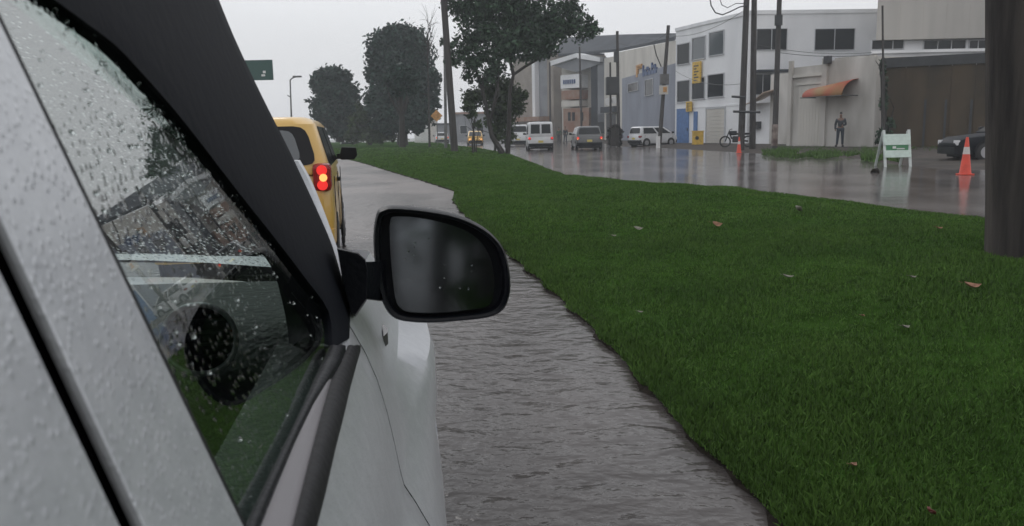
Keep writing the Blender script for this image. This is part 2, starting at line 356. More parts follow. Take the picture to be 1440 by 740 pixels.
# far pavement: wet dirt shelf rising to the walls
ve = [gnd(*p) for p in [(1440,243),(1390,240),(1320,238),(1255,230),(1190,223),(1120,219),(1050,215),(985,212),(930,208),(870,206)]]
mb = MB(); ring = []
for i, p in enumerate([(22,5),(17,14)]+[(q.x, q.y) for q in ve]+[(9.2,90),(2,135)]):
    x, y = p; j = .25*math.sin(i*2.3)
    ring.append([(x+j-.05, y, -.02), (x+.5+j, y+.6, .05), (x+2.5, y+2.6, .16), (x+8, y+8, .22), (x+60, y+40, .22)])
mb.loft(ring, cap=False, closed=False); tag(mb.build('pavement', M['dirt'], smooth=True, auto=3), kind='structure')

# ================================================================== BUILDINGS
class Fac:
    def __init__(s, A, B):
        s.A = Vector((A[0], A[1], 0)); B = Vector((B[0], B[1], 0)); s.L = (B-s.A).length; s.d = (B-s.A)/s.L
        n = Vector((s.d.y, -s.d.x, 0)); s.n = n if n.dot(-s.A) > 0 else -n
    def P(s, u, z, d=0): return s.A+s.d*u+s.n*d+Vector((0,0,z))
    def uz(s, px, py, d=0):
        r = ray(px, py); o = Vector((0,0,H)); q = s.A+s.n*d; t = (q-o).dot(s.n)/r.dot(s.n); p = o+r*t
        return (p-s.A).dot(s.d), p.z
    def R(s, x0, y0, x1, y1):                    # photo rectangle -> wall coordinates
        ym, xm = (y0+y1)/2, (x0+x1)/2
        return s.uz(x0,ym)[0], s.uz(x1,ym)[0], s.uz(xm,y1)[1], s.uz(xm,y0)[1]
    def box(s, mb, u0, u1, z0, z1, d0, d1):
        return mb.hexa([s.P(u0,z0,d1),s.P(u1,z0,d1),s.P(u1,z0,d0),s.P(u0,z0,d0)], [s.P(u0,z1,d1),s.P(u1,z1,d1),s.P(u1,z1,d0),s.P(u0,z1,d0)])
    def slant(s, mb, u0, u1, z0, za, zb, d0, d1):
        return mb.hexa([s.P(u0,z0,d1),s.P(u1,z0,d1),s.P(u1,z0,d0),s.P(u0,z0,d0)], [s.P(u0,za,d1),s.P(u1,zb,d1),s.P(u1,zb,d0),s.P(u0,za,d0)])
def window(fac, rect, root, m=None, fr=.07, bars=1, frame=None, name='window'):
    u0, u1, z0, z1 = rect; mb = MB()
    fac.box(mb, u0-fr, u0, z0-fr, z1+fr, 0, .06); fac.box(mb, u1, u1+fr, z0-fr, z1+fr, 0, .06)
    fac.box(mb, u0, u1, z1, z1+fr, 0, .06); fac.box(mb, u0-.02, u1+.02, z0-fr, z0, 0, .09)
    for k in range(1, bars+1):
        c = u0+(u1-u0)*k/(bars+1); fac.box(mb, c-.025, c+.025, z0, z1, .012, .045)
    w = mb.build(name, frame or M['frame'], root)
    mb = MB(); fac.box(mb, u0, u1, z0, z1, .0, .012); mb.build('pane', m or M['pane'], w); return w
def P2(px, Y, py=200): p = at(px, py, Y); return (p.x, p.y)

# --- white two-winged building
c949, c1050, c1225 = P2(949,66), P2(1050,57), P2(1228,57.5)
L = Fac(c949, c1050); Rr = Fac(c1050, c1225)
wb = thing('white_building', 'white two storey building with dark windows, blue door and yellow hanging signs', 'building', (c1050[0], c1050[1], 0))
zt = at(1050, 15, 57).z
mb = MB(); A3 = L.P(0,0,-9); top = [c949, c1050, c1225, (c1225[0]+1, c1225[1]+14), (A3.x, A3.y+8)]
mb.plate([(x,y,0) for x,y in top], (0,0,1), zt-.25); mb.build('wall', M['white_wall'], wb)
mb = MB(); L.box(mb, -.06, L.L+.0, zt-.25, zt, -.35, .07); Rr.box(mb, .05, Rr.L, zt-.25, zt, -.35, .07); mb.build('parapet', M['white_wall'], wb)
mb = MB(); L.box(mb, 0, L.L, L.uz(1000,141)[1]-.5, L.uz(1000,141)[1]-.38, 0, .03); mb.build('string_course', M['white_wall'], wb)
for r_ in [(953,62,970,90),(974,53,992,83),(998,45,1018,77)]: window(L, L.R(*r_), wb, M['pane_light'] if r_[0]>970 else M['pane'], bars=0)
for r_ in [(953,114,970,143),(974,110,991,139),(996,105,1018,136)]: window(L, L.R(*r_), wb, bars=0)
for r_ in [(1064,41,1106,70),(1146,41,1201,70)]: window(Rr, Rr.R(*r_), wb, bars=1, fr=.04)
window(Rr, Rr.R(1062,105,1083,133), wb)
u0,u1,z0,z1 = L.R(952,153,969,203)
mb = MB(); L.box(mb, u0, u1, 0, z1, 0, .05); d = mb.build('door', M['blue'], wb)
mb = MB(); L.box(mb, u1-.18, u1-.12, 1.1, 1.35, .05, .1); mb.build('handle', M['dark'], d)
u0,u1,z0,z1 = L.R(976,157,981,190); mb = MB(); L.box(mb, u0, u1, z0, z1, 0, .06); mb.build('shutter_strip', M['blue'], wb)
u0,u1,z0,z1 = L.R(994,153,1019,205); mb = MB()
for k in range(9): L.box(mb, u0, u1, .2+k*(z1-.2)/9, .2+(k+.94)*(z1-.2)/9, 0, .04)
mb.build('garage_door', M['cream_wall'], wb)
mb = MB(); L.box(mb, u0-.12, u0, .2, z1+.12, 0, .07); L.box(mb, u1, u1+.12, .2, z1+.12, 0, .07); L.box(mb, u0, u1, z1, z1+.12, 0, .07); mb.build('door_frame', M['frame'], wb)
u0,u1,z0,z1 = Rr.R(1060,99,1112,102); mb = MB(); Rr.box(mb, u0, u1, z0, z1, 0, .9); mb.build('canopy', M['slate'], wb)
for (r_, nm, lb) in [((977,87,988,117),'hanging_sign','tall yellow vertical sign with dark lettering hung between the upper and lower windows'),((968,143,975,157),'hanging_sign','small yellow sign hung over the blue door of the white building')]:
    u0,u1,z0,z1 = L.R(*r_); s_ = thing(nm, lb, 'sign', L.P((u0+u1)/2, z0, .1), group='yellow signs on the white building')
    mb = MB(); L.box(mb, u0, u1, z0, z1, .1, .22); mb.build('sign_board', M['yellow'], s_)
    mb = MB(); k = 0; z = z0+.1*(z1-z0)
    while z < z1-.12*(z1-z0):                     # illegible dark strokes
        hh = (z1-z0)*.10; a = .2+.25*((k*37) % 3)/3; L.box(mb, u0+(u1-u0)*.22, u0+(u1-u0)*(.55+.25*((k*5)%2)), z, z+hh*.6, .22, .235); z += hh*1.35; k += 1
    mb.build('lettering', M['dark'], s_)
    mb = MB(); L.box(mb, (u0+u1)/2-.03, (u0+u1)/2+.03, z1-.1, z1-.04, 0, .1); mb.build('bracket', M['dark'], s_); mb = MB(); L.box(mb, (u0+u1)/2-.03, (u0+u1)/2+.03, z0+.05, z0+.1, 0, .1); mb.build('bracket', M['dark'], s_)
# yellow kiosk / bin on the pavement
p = at(981, 208, 58); yb = thing('yellow_cabinet', 'yellow cabinet with dark emblem standing by the blue door', 'cabinet', (p.x,p.y,.1))
w = 7*scaleY(58); mb = MB(); mb.box(p.x-w, p.x+w, p.y-.25, p.y+.25, .15, 1.05); mb.build('body', M['yellow'], yb, bevel=.03)
mb = MB(); mb.box(p.x-w-.03, p.x+w+.03, p.y-.28, p.y+.28, 1.05, 1.12); mb.build('lid', M['yellow'], yb)
mb = MB(); mb.cyl((p.x-w*.3,p.y-.26,.62),(0,1,0),.13,.02); mb.build('emblem', M['dark'], yb)
mb = MB(); mb.box(p.x-w*.8, p.x-w*.7, p.y-.2, p.y+.2, 0, .15); mb.build('foot', M['dark'], yb); mb = MB(); mb.box(p.x+w*.7, p.x+w*.8, p.y-.2, p.y+.2, 0, .15); mb.build('foot', M['dark'], yb)

# --- low weathered wall building with the awning
LA, LB = P2(1110,47), P2(1228,41.5); W = Fac(LA, LB)
lw = thing('low_building', 'low weathered white building with pilasters and a recessed doorway behind the person', 'building', (LA[0], LA[1], 0))
mb = MB(); z1112, z1165, z1228 = W.uz(1112,96)[1], W.uz(1165,90)[1], W.uz(1227,80)[1]
um = W.uz(1165,140)[0]
W.slant(mb, 0, um, 0, z1112, z1165, -6, 0); W.slant(mb, um+.002, W.L, 0, z1165+.15, z1228, -6, .0); mb.build('wall', M['old_wall'], lw)
mb = MB()
for x0, x1, yt in [(1112,1117,86),(1159,1166,82)]:
    a, b_, _, z = W.R(x0, yt, x1, yt+4); W.box(mb, a, b_, .2, z, 0, .14)
mb.build('pilaster', M['old_wall'], lw)
mb = MB(); a, b_, z0, z1 = W.R(1117,104,1159,108); W.box(mb, a, b_, z0, z1, 0, .12); a, b_, z0, z1 = W.R(1122,116,1158,119); W.box(mb, a, b_, z0, z1, 0, .08); mb.build('lintel', M['cream_wall'], lw)
a, b_, z0, z1 = W.R(1123,120,1156,205); mb = MB()
for k in range(8): W.box(mb, a+(b_-a)*k/8, a+(b_-a)*(k+.93)/8, .22, z1, 0, .03)
mb.build('shutter', M['cream_wall'], lw)
mb = MB(); a, b_, z0, z1 = W.R(1164,79,1170,90); W.box(mb, a, b_, z0, z1, .0, .3); mb.build('wall_lamp', M['dark'], lw)
mb = MB(); nb = 14; z = z1228
for k in range(nb):
    uu = um+.3+(W.L-um-.5)*k/nb; zz = z1165+.15+(z1228-z1165-.15)*(uu-um)/(W.L-um); W.box(mb, uu, uu+.16, zz, zz+.12, -.25, -.05)
mb.build('coping', M['old_wall'], lw)
# awning (a barrel canopy, orange), own thing fixed over the doorway
a, b_, z0, z1 = W.R(1148,113,1207,136); aw = thing('awning', 'orange and tan barrel awning over the person on the white wall', 'awning', W.P((a+b_)/2, z0, .4))
mb = MB(); rr = []
for k in range(9):
    t = k/8*PI/2; dd, zz = math.sin(t)*1.1, math.cos(t)
    rr.append([W.P(a+(1-zz)*.15, z0+(z1-z0)*(zz*.62+.0), dd+.01), W.P(b_, z0+(z1-z0)*(zz*1.0), dd+.01)])
mb.loft(rr, cap=False, closed=False); cv = mb.build('canopy', M['awning'], aw, smooth=True)
sm = cv.modifiers.new('thick', 'SOLIDIFY'); sm.thickness = .03
mb = MB(); mb.tube([W.P(a,z0,.03), W.P(a,z0,1.1)], .025, 6); mb.tube([W.P(b_,z0,.03), W.P(b_,z0,1.1)], .025, 6); mb.tube([W.P(a,z0,1.1), W.P(b_,z0,1.1)], .025, 6); mb.build('awning_frame', M['dark'], aw)

# --- side shed between the poles and the low building (tan curved awning)
SA, SB = P2(1064,55), P2(1112,51); Sd = Fac(SA, SB)
sh = thing('shed', 'small plastered lean-to with a tan curved canopy between the poles and the white wall', 'shed', (SA[0], SA[1], 0))
mb = MB(); Sd.box(mb, Sd.uz(1083,150)[0], Sd.L, 0, Sd.uz(1095,104)[1], -4, 0); mb.build('wall', M['old_wall'], sh)
a, b_, z0, z1 = Sd.R(1060,126,1092,141); mb = MB(); rr = []
for k in range(7):
    t = k/6; rr.append([Sd.P(a+(b_-a)*t, z0+(z1-z0)*(t**2), .0), Sd.P(a+(b_-a)*t, z0-.25+(z1-z0)*(t**2), 1.0)])
mb.loft(rr, cap=False, closed=False); cv = mb.build('canopy', M['tan_awning'], sh, smooth=True); q = cv.modifiers.new('t','SOLIDIFY'); q.thickness = .06
a, b_, z0, z1 = Sd.R(1061,171,1071,181); mb = MB(); Sd.box(mb, a, b_, z0, z1, .02, .3); mb.build('meter_box', M['dark'], sh)
mb = MB(); Sd.box(mb, a-.3, Sd.uz(1083,150)[0], 0, Sd.uz(1070,145)[1], -.3, .02); mb.build('side_wall', M['white_wall'], sh)

# --- brown sheet wall with dark end post
BA, BB = P2(1238,40), P2(1470,37); B = Fac(BA, BB); zb = B.uz(1300,79)[1]
bw = thing('brown_wall', 'tall brown sheet-metal wall with dark top band behind the barricade', 'wall', (BA[0], BA[1], 0))
mb = MB(); n = int(B.L/.95)
for k in range(n): B.box(mb, B.L*k/n, B.L*(k+.985)/n, .1, zb-.45, -.12, 0 if k % 2 else -.03)
B.box(mb, .02, B.L-.02, .12, zb-.5, -.16, -.08); mb.build('sheet', M['brown_sheet'], bw)
mb = MB(); B.box(mb, -.1, B.L, zb-.45, zb, -.2, .06); mb.build('top_band', M['dark'], bw)
mb = MB(); B.box(mb, 0, B.L, 0, .1, -.2, .02); mb.build('plinth', M['pole_grey'], bw)
for px in (1301, 1330, 1366):
    a = B.uz(px,150)[0]; mb = MB(); B.box(mb, a-.05, a+.05, .1, B.uz(px,140)[1], 0, .05); mb.build('post', M['dark'], bw)
# --- beige clad block over the white band of windows
UA, UB = P2(1225,49), P2(1384,49); U = Fac(UA, UB)
ub = thing('clad_building', 'building with a beige clad upper box over a white band of dark windows', 'building', (UA[0], UA[1], 0))
def obl(mb, u0, u1, z0, z1, d0, d1):              # left side runs obliquely back
    k = 3.9
    mb.hexa([U.P(u0,z0,d1),U.P(u1,z0,d1),U.P(u1,z0,d0),U.P(u0+k,z0,d0)], [U.P(u0,z1,d1),U.P(u1,z1,d1),U.P(u1,z1,d0),U.P(u0+k,z1,d0)])
zc = U.uz(1300,55)[1]; mb = MB(); obl(mb, 0, U.L+12, 0, zc-.02, -8, -.5); mb.build('wall', M['white_wall'], ub)
mb = MB(); obl(mb, 0, U.L, zc, zc+7, -8, .0); mb.build('clad_box', M['beige_panel'], ub)
mb = MB()
for k in range(1, 5): U.box(mb, U.L*k/5-.01, U.L*k/5+.01, zc, zc+7, 0, .008)
mb.build('cladding_seam', M['beige_panel'], ub)
U2 = Fac(U.P(0,0,-.5)[:2], U.P(U.L+12,0,-.5)[:2])
for r_ in [(1226,57,1270,69),(1299,57,1357,69),(1363,57,1400,69)]: window(U2, U2.R(*r_), ub, bars=2, fr=.05)
mb = MB(); a,b_,z0,z1 = U2.R(1225,70,1400,74); U2.box(mb, a, b_, z0, z1, 0, .25); mb.build('ledge', M['white_wall'], ub)
z15 = U.uz(1386,16)[1]; mb = MB(); U.box(mb, U.L+.02, U.L+12, zc, z15, -8, -.6); mb.build('rear_block', M['grey_wall'], ub)

# --- blue-grey / cream warehouse
GA, GB = P2(868,92), P2(950,70); G = Fac(GA, GB)
gb = thing('warehouse', 'long warehouse with slate roof band, pale upper wall and blue-grey lower wall', 'building', (GB[0], GB[1], 0))
z870, z949 = G.uz(870,73)[1], G.uz(948,58)[1]
mb = MB(); G.slant(mb, 0, G.L, 0, z870, z949, -14, 0); mb.build('wall', M['cream_wall'], gb)
a, zlow = G.uz(876,112); b_, zl2 = G.uz(949,112); mb = MB(); G.box(mb, a, G.L+.05, 0, zlow+.1, 0, .1); mb.build('lower_wall', M['blue_wall'], gb)
for r_ in [(885,117,899,128),(909,112,920,134)]:
    window(Fac(G.P(0,0,.1)[:2], G.P(G.L,0,.1)[:2]), G.R(*r_), gb, bars=0, fr=.05)
Y0 = 98
pts = [at(778,80,Y0+14), at(868,73,Y0-5), at(949,57,70.3), at(955,51,84), at(870,52,110), at(792,56,125)]
mb = MB(); mb.plate(pts, (0,0,1), .3); mb.build('roof', M['slate'], gb)
sg = thing('wall_sign', 'orange and dark blue lettered sign high on the warehouse wall', 'sign', G.P(*G.uz(910,98),.1))
u0,u1,z0,z1 = G.R(896,91,904,108); w_ = (u1-u0)
mb = MB(); G.box(mb, u0, u0+w_*.3, z0, z1, .0, .14); G.box(mb, u0+w_*.3, u0+w_*.95, z1-.35, z1, 0, .14); G.box(mb, u0+w_*.3, u0+w_*.8, z0+.75, z0+1.0, 0, .14); mb.build('emblem', M['sign_orange'], sg)
u0,u1,z0,z1 = G.R(905,89,926,105); w_ = (u1-u0)/5; mb = MB()
for k in range(5):
    hgt_ = [1,.62,.62,1,.8][k]*(z1-z0); G.box(mb, u0+w_*k, u0+w_*k+w_*.28, z0, z0+hgt_, 0, .14)
    G.box(mb, u0+w_*(k+.28), u0+w_*(k+.82), z0, z0+.3, 0, .14)
    if k % 2: G.box(mb, u0+w_*(k+.28), u0+w_*(k+.82), z0+.55, z0+.8, 0, .14)
    else: G.box(mb, u0+w_*(k+.58), u0+w_*(k+.82), z0+.3, z0+hgt_*.6, 0, .14)
mb.build('lettering', M['sign_blue'], sg)
mb = MB(); u0,z0 = G.uz(933,72); mb.tube([G.P(u0-.5,z0-1.3,.05), G.P(u0-.5,z0-.3,.5), G.P(u0+.5,z0+.5,1.0)], .05, 6); mb.build('lamp_arm', M['dark'], gb)

# --- gabled gateway building and shops
KA, KB = P2(776,104), P2(850,98); Kf = Fac(KA, KB)
kb = thing('gabled_shop', 'gabled shopfront with white sloping lintel, dark tower panel and narrow sign floors', 'building', (KA[0], KA[1], 0))
zk = Kf.uz(812,88)[1]
mb = MB(); Kf.box(mb, 0, Kf.L+3, 0, Kf.uz(812,90)[1], -8, -2); mb.build('wall', M['cream_wall'], kb)
pa, pb, pc = Kf.uz(776,86), Kf.uz(813,75), Kf.uz(846,81)
mb = MB()
for (q, r_) in ((pa,pb),(pb,pc)): mb.hexa([Kf.P(q[0],q[1]-.6,.3),Kf.P(r_[0],r_[1]-.5,.3),Kf.P(r_[0],r_[1]-.5,-2),Kf.P(q[0],q[1]-.6,-2)], [Kf.P(q[0],q[1],.3),Kf.P(r_[0],r_[1],.3),Kf.P(r_[0],r_[1],-2),Kf.P(q[0],q[1],-2)])
mb.build('gable_lintel', M['white_wall'], kb)
mb = MB(); mb.plate([Kf.P(pa[0]+.3,pa[1]-.62,-.2), Kf.P(pb[0],pb[1]-.55,-.2), Kf.P(pc[0],pc[1]-.6,-.2), Kf.P((pa[0]+pc[0])/2, pa[1]-1.6,-.2)], Kf.n, .1); mb.build('gable_panel', M['grey_wall'], kb)
for (r_, mm, nm) in [((829,84,837,180),'slate','tower_panel'),((838,82,850,172),'grey_wall','tower_face'),((786,105,812,124),'white_wall','sign_floor'),((787,127,812,140),'brick','shop_band'),((787,142,812,150),'cream_wall','shop_floor'),((790,152,826,186),'brick','shopfront'),((830,160,848,188),'dark','doorway')]:
    a,b_,z0,z1 = Kf.R(*r_); mb = MB(); Kf.box(mb, a, b_, max(0,z0), z1, -2, -.3); mb.build(nm, M[mm], kb)
a,b_,z0,z1 = Kf.R(790,112,808,118); mb = MB()
for k in range(6): Kf.box(mb, a+(b_-a)*k/6, a+(b_-a)*(k+.6)/6, z0, z1, -.3, -.22)
mb.build('lettering', M['sign_blue'], kb)
for px in (797, 803, 815): a,b_,z0,z1 = Kf.R(px,158,px+3,170); mb = MB(); Kf.box(mb, a, b_, z0, z1, -.3, -.2); mb.build('window', M['pane'], kb)
cz = Fac(P2(850,96), P2(872,92)); cb = thing('corner_shop', 'small dark fronted shop with pale oval sign beside the transformer poles', 'shop', (*P2(850,96),0))
mb = MB(); cz.box(mb, 0, cz.L, 0, cz.uz(860,80)[1], -5, 0); mb.build('wall', M['cream_wall'], cb)
a,b_,z0,z1 = cz.R(852,150,872,158); mb = MB(); cz.box(mb, a, b_, z0, z1, 0, .7); mb.build('canopy', M['slate'], cb)
a,b_,z0,z1 = cz.R(853,160,866,186); mb = MB(); cz.box(mb, a, b_, 0, z1, 0, .05); mb.build('door', M['dark'], cb)
p = at(856,143,92); mb = MB(); mb.cyl((p.x,p.y,p.z),(0,1,0),.42,.15); p = at(864,141,92); mb.cyl((p.x,p.y,p.z),(0,1,0),.38,.15); mb.build('sign', M['sign_white'], cb)

# --- tall grey block behind the median tree
TA, TB = P2(722,118), P2(776,110); T = Fac(TA, TB); tb = thing('grey_hall', 'tall beige and grey hall with a white vertical strip behind the median tree', 'building', (*TA,0))
zt2 = T.uz(745,80)[1]
for (x0,x1,mm,nm,dd) in [(722,751,'tan_wall','wall',0),(751,755,'white_wall','strip',.3),(755,768,'grey_wall','grey_bay',-.4),(768,777,'tan_wall','side_bay',-.2)]:
    a,b_ = T.uz(x0,140)[0], T.uz(x1,140)[0]; mb = MB(); T.box(mb, a, b_-.01, 0, zt2, -9, dd); mb.build(nm, M[mm], tb)
mb = MB(); T.box(mb, -.3, T.L, zt2, zt2+.3, -9, .4); mb.build('roof_edge', M['slate'], tb)
a,b_,z0,z1 = T.R(722,165,777,171); mb = MB(); T.box(mb, a, b_, z0, z1, 0.4, 2.2); mb.build('canopy', M['brick'], tb)
# --- low pale houses far down the street
for i, (x0,x1,yt,Yd,mm,lb) in enumerate([(592,610,166,135,'cream_wall','pale low house far down the street left of the leaning pole'),(612,634,176,150,'grey_wall','dim grey house far off between the two lamp poles'),(640,722,160,150,'grey_wall','long hazy grey building far down the street behind the tree trunks')]):
    f_ = Fac(P2(x0,Yd), P2(x1,Yd)); hb = thing('house', lb, 'house', (*P2(x0,Yd),0)); zt3 = f_.uz((x0+x1)/2, yt)[1]
    mb = MB(); f_.box(mb, 0, f_.L, 0, zt3, -6, 0); mb.build('wall', M[mm], hb)
    mb = MB(); f_.box(mb, -.3, f_.L+.3, zt3, zt3+.35, -6, .4); mb.build('roof', M['brick'] if i == 2 else M['slate'], hb)
    for k in range(int(f_.L//3)): window(f_, (k*3+1, k*3+2.2, 1.2, 2.6), hb, bars=0)
# white pickets
f_ = Fac(P2(584,100), P2(604,96)); fe = thing('picket_fence', 'row of pale pickets beside the large dark tree far away', 'fence', (*P2(584,100),0))
mb = MB(); mb2 = MB()
for k in range(12): f_.box(mb, k*f_.L/12, k*f_.L/12+.12, .1, 1.9+.8*k/12, 0, .08)
f_.box(mb2, 0, f_.L, .5, .6, -.06, -.01); f_.box(mb2, 0, f_.L, 1.5, 1.6, -.06, -.01)
mb.build('picket', M['sign_white'], fe); mb2.build('rail', M['sign_white'], fe)

# ================================================================== POLES, WIRES, SIGNS
def pole(label, t, b, wpx, Y, m, extra=None, group='utility poles along the far street', name='utility_pole', z0=0.0, base=None):
    """t/b photo points of the top and the foot, both at distance Y"""
    T_, B_ = at(*t, Y), at(*b, Y); r = wpx*scaleY(Y)/2
    B_ = B_ + (B_-T_)*((B_.z-z0)/(T_.z-B_.z)) if T_.z > B_.z else B_
    o = thing(name, label, 'pole', B_, group=group)
    mb = MB(); mb.tube([B_+(T_-B_)*k/6 for k in range(7)], [r*(1.08-.22*k/6) for k in range(7)], 12); mb.build('shaft', m, o, smooth=True)
    return o, B_, T_, r
o1,B1,T1,r1 = pole('tall dark wooden pole leaning left on the median by the big tree', (621,-40),(639,210), 9.5, 44, M['wood'], group='poles on the median', z0=.15)
mb = MB(); mb.box(T1.x-.9, T1.x+.9, T1.y-.06, T1.y+.06, T1.z-.6, T1.z-.48); mb.build('crossarm', M['wood'], o1)
o2,B2,T2,r2 = pole('thin pale lamp pole just left of the leaning wooden pole', (624,-60),(627,204), 4, 62, M['pole_grey'], group='poles on the median', name='lamp_pole', z0=.1)
mb = MB(); mb.tube([T2, T2+Vector((.4,0,.35)), T2+Vector((1.6,0,.5))], .05, 6); mb.build('lamp_arm', M['pole_grey'], o2)
pole('thin far pole with nothing on it in front of the grey hall', (773,88),(774,188), 2.6, 92, M['wood'])
pole('thin far pole rising in front of the gable of the shopfront', (815,66),(818,190), 3, 92, M['wood'])
o5,B5,T5,r5 = pole('pole carrying a square transformer on the near side of the corner shop', (868,44),(870,205), 4.6, 64, M['wood'])
mb = MB(); k = scaleY(64); c = at(861,121,64); mb.box(c.x-9*k, c.x+9*k, c.y-.35, c.y+.35, c.z-12*k, c.z+12*k); tr = mb.build('transformer', M['dark'], o5, bevel=.06)
mb = MB(); c = at(866,80,64); mb.box(c.x-.15, c.x+.15, c.y-.15, c.y+.15, c.z-.4, c.z+.4); mb.build('insulator', M['dark'], o5)
pole('shorter thin pole close on the left of the transformer pole', (858,88),(859,205), 3, 64.6, M['wood'])
o7,B7,T7,r7 = pole('pole leaning right with a grey box and an orange notice by the parked white hatchback', (940,36),(927,208), 5.5, 57, M['wood'])
k = scaleY(57); c = at(933,112,57); mb = MB(); mb.box(c.x-6*k, c.x+6*k, c.y-.45, c.y-.15, c.z-7*k, c.z+7*k); mb.build('meter_box', M['pole_grey'], o7, bevel=.03)
c = at(932,127,57); mb = MB(); mb.box(c.x-6*k, c.x+6*k, c.y-.4, c.y-.3, c.z-6*k, c.z+6*k); nb_ = mb.build('notice', M['cream_wall'], o7)
mb = MB(); mb.box(c.x-1*k, c.x+4*k, c.y-.42, c.y-.402, c.z-3*k, c.z+4*k); mb.build('notice_mark', M['sign_orange'], nb_)
c = at(926,201,57); mb = MB(); mb.cyl((c.x,c.y,c.z),(0,0,1), r7*1.25, .9, 12); mb.build('white_band', M['sign_white'], o7)
o8,B8,T8,r8 = pole('left pole of the crossarmed pair in front of the white building', (1051,-30),(1042,206), 9, 45, M['wood'])
o9,B9,T9,r9 = pole('right pole of the crossarmed pair in front of the white building', (1061,-30),(1058,206), 8.5, 45.4, M['wood'])
for nme, y in (('crossarm',137),('crossarm',158)):
    a, b_ = at(1029 if y == 137 else 1031, y-1, 44.6), at(1048 if y == 137 else 1069, y, 44.6); mb = MB(); mb.tube([a,b_], .07, 6); mb.build(nme, M['dark'], o8)
o10,B10,T10,r10 = pole('lone pole with a rusty paint-worn foot between the pair and the low white building', (1097,-30),(1089,212), 7.5, 43, M['wood'])
mb = MB(); a, b_ = at(1090,175,43), at(1089,205,43); mb.tube([a,b_],[r10*1.12,r10*1.2],12); mb.build('paint_band', mat('worn_paint', (.32,.27,.24), rough=.7, col2=(.07,.04,.035), vscale=2.5), o10)
c = at(1094,29,43); mb = MB(); mb.cyl((c.x,c.y-.1,c.z),(0,0,1),.2,.5,12); mb.build('insulator', M['dark'], o10)
oP,BP,TP,rP = pole('thin rusty post against the edge of the brown wall', (1241,8),(1243,208), 3, 38.5, M['wood'], name='post', group=None)
# big dark foreground pole
B_ = at(1424,372,6.3); T_ = at(1425,-110,6.3)
fp = thing('utility_pole', 'thick dark weathered pole rising from the grass at the right edge', 'pole', (B_.x,B_.y,.1))
r = 33*scaleY(6.3); mb = MB(); nseg = 14
mb.tube([Vector((B_.x,B_.y,-.1)) if k == 0 else Vector((B_.x,B_.y,.1))+(Vector((T_.x,T_.y,T_.z))-Vector((B_.x,B_.y,.1)))*k/nseg for k in range(nseg+1)], [r*(1.06-.06*min(1,k/3)) for k in range(nseg+1)], 28)
mb.build('shaft', mat('dark_wet_pole', (.075,.066,.062), rough=.8, col2=(.034,.031,.031), spec=.2, vscale=3, stretch=(4,4,.25), bump=.6, bscale=14), fp, smooth=True)
mb = MB(); mb.tube([Vector((B_.x-.03+r*1.02*math.cos(q),B_.y+r*1.02*math.sin(q),1.9)) for q in np.linspace(0,2*PI,24)], .012, 5); mb.build('band', M['dark'], fp)
# wires
def wire(a, b_, sag, r=.012, n=12):
    return [Vector(a)+(Vector(b_)-Vector(a))*k/n-Vector((0,0,4*sag*(k/n)*(1-k/n))) for k in range(n+1)]
for (a,b_,sg_,lb) in [(at(1060,62,45.2),at(1226,74,49),.25,'thin upper wire running from the pole pair across the white building'),(at(1095,74,43),at(1240,76,38.5),.15,'thin wire from the lone pole to the post at the brown wall'),(at(938,50,57),at(1050,12,45),.5,'wire rising from the leaning pole to the crossarmed pair'),(at(868,60,64),at(938,47,57),.5,'wire between the transformer pole and the leaning pole'),(at(950,100,64.8),at(1043,118,45),.4,'low wire crossing the left front of the white building')]:
    mb = MB(); mb.tube(wire(a,b_,sg_), .014, 5); tag(mb.build('wire', M['dark']), lb, 'wire', group='overhead wires')
cp = [(1050,8),(1040,10),(1028,16),(1016,21),(1006,18),(1000,8),(998,-4),(1004,-14)]
mb = MB(); mb.tube([at(x,y,44.6) for x,y in cp], .035, 6); mb.tube([at(x+3,y-3,44.5) for x,y in [(1046,8),(1032,8),(1020,14),(1012,10),(1008,-2)]], .022, 6)
tag(mb.build('cable_coil', M['dark']), 'drooping coil of black cable beside the crossarmed poles', 'cable')
# green road sign and far street lamp, small warning sign
c = at(356,99,34); k = scaleY(34); gs = thing('road_sign', 'green rectangular road sign with a small white mark beyond the car pillar', 'sign', (c.x-22*k, c.y, 0))
mb = MB(); mb.box(c.x-27*k, c.x+27*k, c.y-.03, c.y+.03, c.z-13.5*k, c.z+13.5*k); sp = mb.build('panel', M['sign_green'], gs)
q = at(371,104,34); mb = MB(); mb.box(q.x-.09,q.x+.06,q.y-.045,q.y-.03,q.z-.1,q.z-.02); mb.box(q.x-.02,q.x+.09,q.y-.045,q.y-.03,q.z+.02,q.z+.12); mb.build('mark', M['sign_white'], sp)
mb = MB(); mb.tube([(c.x-22*k,c.y+.1,0),(c.x-22*k,c.y+.1,c.z+.5)], .07, 10); mb.build('post', M['pole_grey'], gs)
Y = 88; p0, p1 = at(410,190,Y), at(408,113,Y); sl = thing('street_lamp', 'slim far street lamp with an arm reaching right above the taxi roof', 'street lamp', (p0.x,p0.y,0))
mb = MB(); mb.tube([(p0.x,p0.y,0),p1], [.12,.07], 8); mb.build('post', M['pole_grey'], sl)
mb = MB(); mb.tube([p1, at(411,110,Y), at(416,108,Y)], .07, 6); mb.build('arm', M['pole_grey'], sl); mb = MB(); q = at(404,134,Y); mb.tube([at(409,137,Y), q], .05, 6); mb.build('arm', M['pole_grey'], sl)
q = at(418,108,Y); mb = MB(); mb.box(q.x-.45,q.x+.45,q.y-.15,q.y+.15,q.z-.08,q.z+.1); mb.build('lamp_head', M['pole_grey'], sl, bevel=.04)
q = at(614,163,70); ws = thing('warning_sign', 'orange-yellow warning sign between the dark tree and the leaning pole', 'sign', (q.x,q.y+.05,0))
